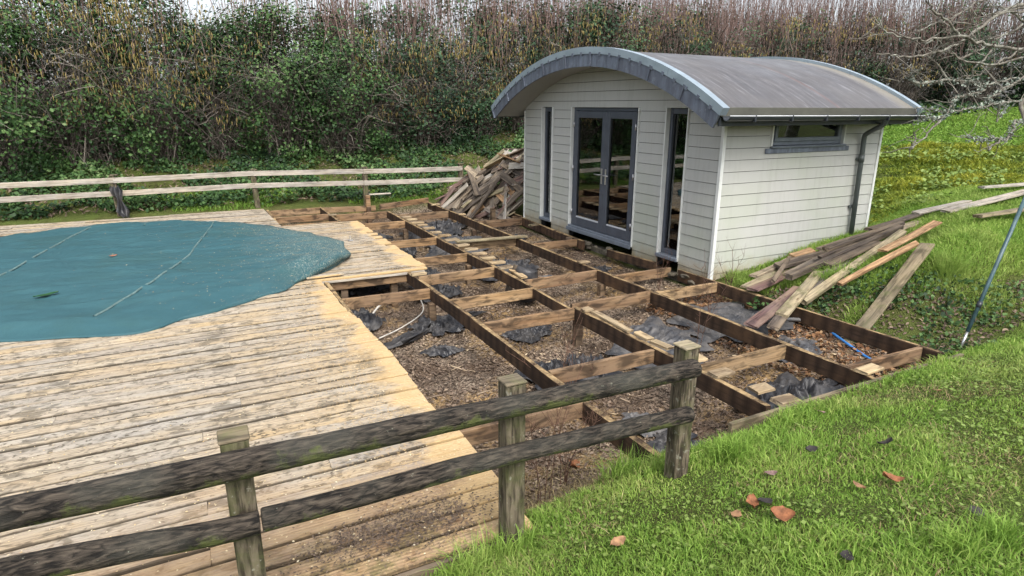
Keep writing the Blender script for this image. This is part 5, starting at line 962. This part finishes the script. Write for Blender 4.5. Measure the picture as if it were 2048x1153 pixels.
# pit litter
inpit=lambda x,y: (pit_mask(x,y)>.9)&(x>1.0)
x,y=scatter(52000,1.0,6.1,2.6,14.3,inpit); d=np.hypot(x,y); keep=rng.random(len(x))<np.clip(6.5/d,.3,1.); x,y=x[keep],y[keep]
lf=_wob(x,y,1.9,.9); r=np.clip(.40+.30*lf+rng.normal(0,.2,len(x)),0,1)
leafmat('leaf_litter',x,y,rng.uniform(.002,.022,len(x)),rng.uniform(.02,.055,len(x)),M_CHIP,'brown bark chips and dead leaves over the pit floor',.55,.55,r)
n=1500; x=rng.uniform(1.3,6.0,n); y=rng.uniform(2.9,13,n); k=inpit(x,y); x,y=x[k],y[k]; n=len(x); a=rng.uniform(0,6.28,n); L=rng.uniform(.04,.22,n); b=np.stack([x,y,height(x,y)+.012],1); d=np.stack([np.cos(a),np.sin(a),rng.normal(0,.12,n)],1)*L[:,None]
P=np.stack([b+d*u for u in (-.5,0,.5)],1); V,F=stems_np(P,rng.uniform(.003,.010,n)[:,None]*np.array([[.7,1,.6]])); tag(link('wood_debris',npmesh('wood_debris',V,[F],rnd=np.repeat(rng.random(n),9)),M_CHIP),'splinters and sticks strewn over the pit floor',None,None,'stuff')
x,y=scatter(2600,4.9,6.1,2.9,6,inpit); leafmat('dead_leaf_drift',x,y,rng.uniform(.003,.03,len(x)),rng.uniform(.035,.075,len(x)),M_DRYLEAF,'red-brown dead leaves drifted in the bay by the bank',.6,.6)
# sawdust flakes on cover, deck and joists
x,y=scatter(9000,-1.6,2.0,6.9,13.2); k=np.array([min(abs(0),1)]*len(x)); pr=np.clip((x+.9)*.33,0.03,1)*(1+1.2*np.exp(-(((x-1.1)/.5)**2+((y-11.4)/.6)**2))); m=(rng.random(len(x))<pr*.55)
x,y=x[m],y[m]; cz=np.array([cover_x(v) if cover_x(v) is not None else -9 for v in y]); m=x<cz-.05; x,y=x[m],y[m]; zc=np.array([cover_z(a,b) for a,b in zip(x,y)])
V,F=leaves_np(np.stack([x,y,zc+.004],1),np.array([0,0,1.])+rand_unit(len(x))*.25,rng.uniform(.006,.019,len(x)),.7,.2); tag(link('saw_flakes',npmesh('saw_flakes',V,[F],rnd=np.repeat(rng.random(len(x)),4)),M_SAW),'pale saw flakes blown over the teal cover',None,None,'stuff')
x,y=scatter(15000,-2.5,1.4,2.5,8.0); m=rng.random(len(x))<np.clip(.18+.35*np.exp(-((1.4-x)/.7)),0,1); x,y=x[m],y[m]; m=np.array([(cover_x(b) or -9)<a-.02 for a,b in zip(x,y)]); x,y=x[m],y[m]
V,F=leaves_np(np.stack([x,y,np.full(len(x),.0075)],1),np.array([0,0,1.])+rand_unit(len(x))*.2,rng.uniform(.005,.016,len(x)),.7,.2); tag(link('saw_flakes',npmesh('saw_flakes',V,[F],rnd=np.repeat(rng.random(len(x)),4)),M_SAW),'pale saw flakes strewn over the deck boards',None,None,'stuff')
V,F=leaves_np(np.stack([rng.normal(0,.28,2200)+.75,rng.normal(0,.09,2200)+2.75,np.full(2200,.007)],1),np.array([0,0,1.])+rand_unit(2200)*.3,rng.uniform(.006,.02,2200),.6,.2); tag(link('damp_chips',npmesh('damp_chips',V,[F],rnd=np.repeat(rng.random(2200)*.5,4)),M_CHIP),'dark damp chips on the deck end under the lower rail',None,None,'stuff')

# ================================================================ grass
def grass(name,label,x,y,h,w,lean,mat,sink=.01,rn=None):
    b=np.stack([x,y,height(x,y)-sink],1); V,f4,f3=blades_np(b,h,w,lean); r=rng.random(len(x)) if rn is None else rn
    return tag(link(name,npmesh(name,V,[f4,f3],rnd=np.repeat(r,5)),mat),label,None,None,'stuff')
def nearbank(x,y): return (pit_mask(x,y)<.35)&~((x<1.45)&(y>2.42))&~((x>6.15)&(y>3.02))
# foreground: dense near the camera, thinner away from it
x,y=scatter(400000,.1,9.5,.55,3.1,nearbank); d=np.hypot(x,y); m=rng.random(len(x))<np.clip((2.2/d)**1.2,.1,1); x,y,d=x[m],y[m],d[m]
t=_wob(x,y,2.4,.2)+.7*_wob(x,y,6.1,1.3); tall=np.clip(.62+.5*t,0.34,1.5); edge=np.exp(-((y-(2.45+.06*np.clip(x,0,6)))/.16)**2); tall=tall*(1+.9*edge)
grass('grass','short uneven grass on the bank in the foreground',x,y,rng.uniform(.03,.085,len(x))*tall,rng.uniform(.0028,.0055,len(x))*(1+.12*d),np.abs(rng.normal(.55,.4,len(x))),M_GRASS,rn=np.clip(.46+.2*_wob(x,y,1.9,3.3)+.12*t+rng.normal(0,.22,len(x)),0,1))
x,y=scatter(13000,.3,8.5,.6,2.9,nearbank); m=_wob(x,y,1.7,2.2)>.0; x,y=x[m],y[m]; leafmat('clover',x,y,rng.uniform(.012,.035,len(x)),rng.uniform(.010,.022,len(x))*(1+.1*np.hypot(x,y)),M_CLOVER,'clover and small weeds among the foreground grass',.5,.95)
x,y=scatter(34000,.3,8.5,.6,2.9,nearbank); m=_wob(x,y,2.1,1.2)+.4*_wob(x,y,5.3,.2)>.0; x,y=x[m],y[m]; grass('dry_grass','straw coloured dead grass among the foreground grass',x,y,rng.uniform(.02,.06,len(x)),rng.uniform(.0025,.005,len(x)),np.abs(rng.normal(1.2,.5,len(x))),M_DRYG)
# tufts along the deck end and edging
for nm,lab,pts,n,hh in (('grass_tuft','long grass tuft at the foot of the middle fence post',[(1.28,2.36),(1.1,2.36),(.95,2.34)],500,.17),('grass_tuft','dark green tuft hanging over the pit behind the end fence post',[(2.15,2.72),(2.25,2.76)],260,.2),('grass_tuft','bushy tuft on the crest beside the end fence post',[(2.75,2.40)],420,.17),('grass_tuft','long grass tuft at the bottom edge of the bank',[(2.55,1.05),(2.75,1.0)],700,.13),('grass_tuft','long drooping tuft on the bank above the pit corner',[(7.55,3.85),(7.7,3.8)],420,.35),('grass_tuft','fresh green tuft between the loose boards',[(6.75,4.75),(6.9,4.7)],420,.26),('grass_tuft','grass tuft at the house corner trim',[(6.1,5.65),(6.3,5.72)],360,.16)):
    p=np.array(pts)[rng.integers(0,len(pts),n)]+rng.normal(0,.05,(n,2)); b=np.stack([p[:,0],p[:,1],height(p[:,0],p[:,1])-.01],1); V,f4,f3=blades_np(b,rng.uniform(.5,1.2,n)*hh,rng.uniform(.004,.007,n),np.abs(rng.normal(.6,.35,n)))
    tag(link(nm,npmesh(nm,V,[f4,f3],rnd=np.repeat(np.clip(rng.normal(.45,.18,n),0,1),5)),M_GRASS),lab,'grass tuft')
# bank beside the house, mossy slope, lawn
def bank(x,y): return (pit_mask(x,y)<.2)&~((x>5.9)&(x<9.15)&(y>5.84)&(y<11.2))&(surf_normal(x,y)[:,2]>.72)&(height(x,y)>.08+.3*_wob(x,y,3.1,.6)-.3*(y>4.9))
x,y=scatter(120000,6.15,13,3.1,6.3,bank); t=_wob(x,y,2.0,.8); grass('bank_grass','rough grass on the bank beside the summerhouse',x,y,rng.uniform(.04,.13,len(x))*(1+.4*t),rng.uniform(.006,.011,len(x)),np.abs(rng.normal(.7,.4,len(x))),M_GRASS,rn=np.clip(.5+.25*t+rng.normal(0,.18,len(x)),0,1))
def moss(x,y): return ~((x<9.3)&(y<11.3))
x=rng.uniform(9.2,18.5,120000); y=rng.uniform(4.6,11.5,120000); a=(x-10)*.43+(y-6)*.9; m=(a>-.9)&(a<5.2)&moss(x,y)&~((x<12.5)&(y<6.0)); x,y=x[m],y[m]; t=_wob(x,y,1.5,.8)+.6*_wob(x,y,3.7,.1)
grass('mossy_slope','yellow-green mossy tussocks on the slope below the lawn',x,y,rng.uniform(.05,.15,len(x))*np.clip(1+.7*t,.3,2),rng.uniform(.016,.03,len(x)),np.abs(rng.normal(1.0,.5,len(x))),M_MOSSG,.02,np.clip(.45+.3*t+rng.normal(0,.15,len(x)),0,1))
xs_,ys_=scatter(9000,9.3,17,5.8,11.0); a=(xs_-10)*.43+(ys_-6)*.9; k=(a>-.5)&(a<5.)&(_wob(xs_,ys_,1.9,2.2)>.1); leafmat('slope_weeds',xs_[k],ys_[k],rng.uniform(.04,.16,k.sum()),rng.uniform(.05,.10,k.sum()),M_CLOVER,'leafy weeds among the tussocks on the slope below the lawn',.7)
x=rng.uniform(13,30,130000); y=rng.uniform(4.5,17,130000); a=(x-10)*.43+(y-6)*.9; m=(a>5.0)&(y<17.3-.02*(x-20)**2*(x>20)); x,y=x[m],y[m]
grass('lawn_grass','smooth bright green lawn rising behind the summerhouse',x,y,rng.uniform(.03,.07,len(x)),rng.uniform(.03,.055,len(x)),np.abs(rng.normal(.7,.3,len(x))),M_LAWN,.01)
x,y=scatter(16000,-1,9,14.55,15.7); m=_wob(x,y,.9,1.)>-.1; x,y=x[m],y[m]; grass('verge_grass','patchy grass and weeds along the foot of the far fence',x,y,rng.uniform(.05,.14,len(x)),rng.uniform(.010,.02,len(x)),np.abs(rng.normal(.8,.4,len(x))),M_GRASS,rn=rng.random(len(x))*.3)
x,y=scatter(3000,1.45,2.6,2.62,3.5); grass('pit_edge_weeds','thin yellow weeds on the bare earth behind the middle fence post',x,y,rng.uniform(.02,.07,len(x)),rng.uniform(.003,.006,len(x)),np.abs(rng.normal(.9,.4,len(x))),M_DRYG)

# ================================================================ dead weed stalks
def weed(label,x,y,h,nb,spread):
    zb=H(x,y)-.02; L=[]
    for s in range(nb):
        d=Vector((random.gauss(0,spread),random.gauss(0,spread),1)); hh=h*random.uniform(.6,1.05); b=Vector((x+random.gauss(0,.02),y+random.gauss(0,.02),zb)); main=[b+Vector((d.x*hh*u*u,d.y*hh*u*u,hh*u)) for u in np.linspace(0,1,6)]
        L.append((main,.004))
        for _ in range(9):
            i=random.randint(2,5); p=main[i]; dd=Vector((random.gauss(0,.6),random.gauss(0,.6),random.uniform(.3,1))).normalized(); l=h*random.uniform(.08,.25); L.append(([p+dd*l*u+Vector((0,0,.03*u*u)) for u in np.linspace(0,1,6)],.002))
    P=np.array([[list(q) for q in l[0]] for l in L]); rad=np.array([l[1]*np.linspace(1,.5,6) for l in L]); V,F=stems_np(P,rad); tag(link('dead_weed',npmesh('dead_weed',V,[F]),M_WEED),label,'weed','dead weeds in the pit')
for a in (('tall thin dead weed in the bay before the end fence post',3.0,4.6,1.05,2,.1),('dead weed standing by the side window beside the house corner',5.3,6.1,.85,3,.15),('branched dead weed against the corner trim of the summerhouse',6.05,5.6,.75,3,.18),('slender dead weed rising behind the end fence post',4.4,4.4,1.0,2,.08),('bushy dead weed in the bay before the house corner',5.15,5.0,.75,4,.25),('pale tangle of dead stems behind the middle fence post',2.1,3.25,.7,7,.4),('dead stems beside the middle fence post',1.75,2.95,.8,4,.15),('dry weed leaning over the near nogging',2.7,4.35,.6,6,.35)): weed(*a)
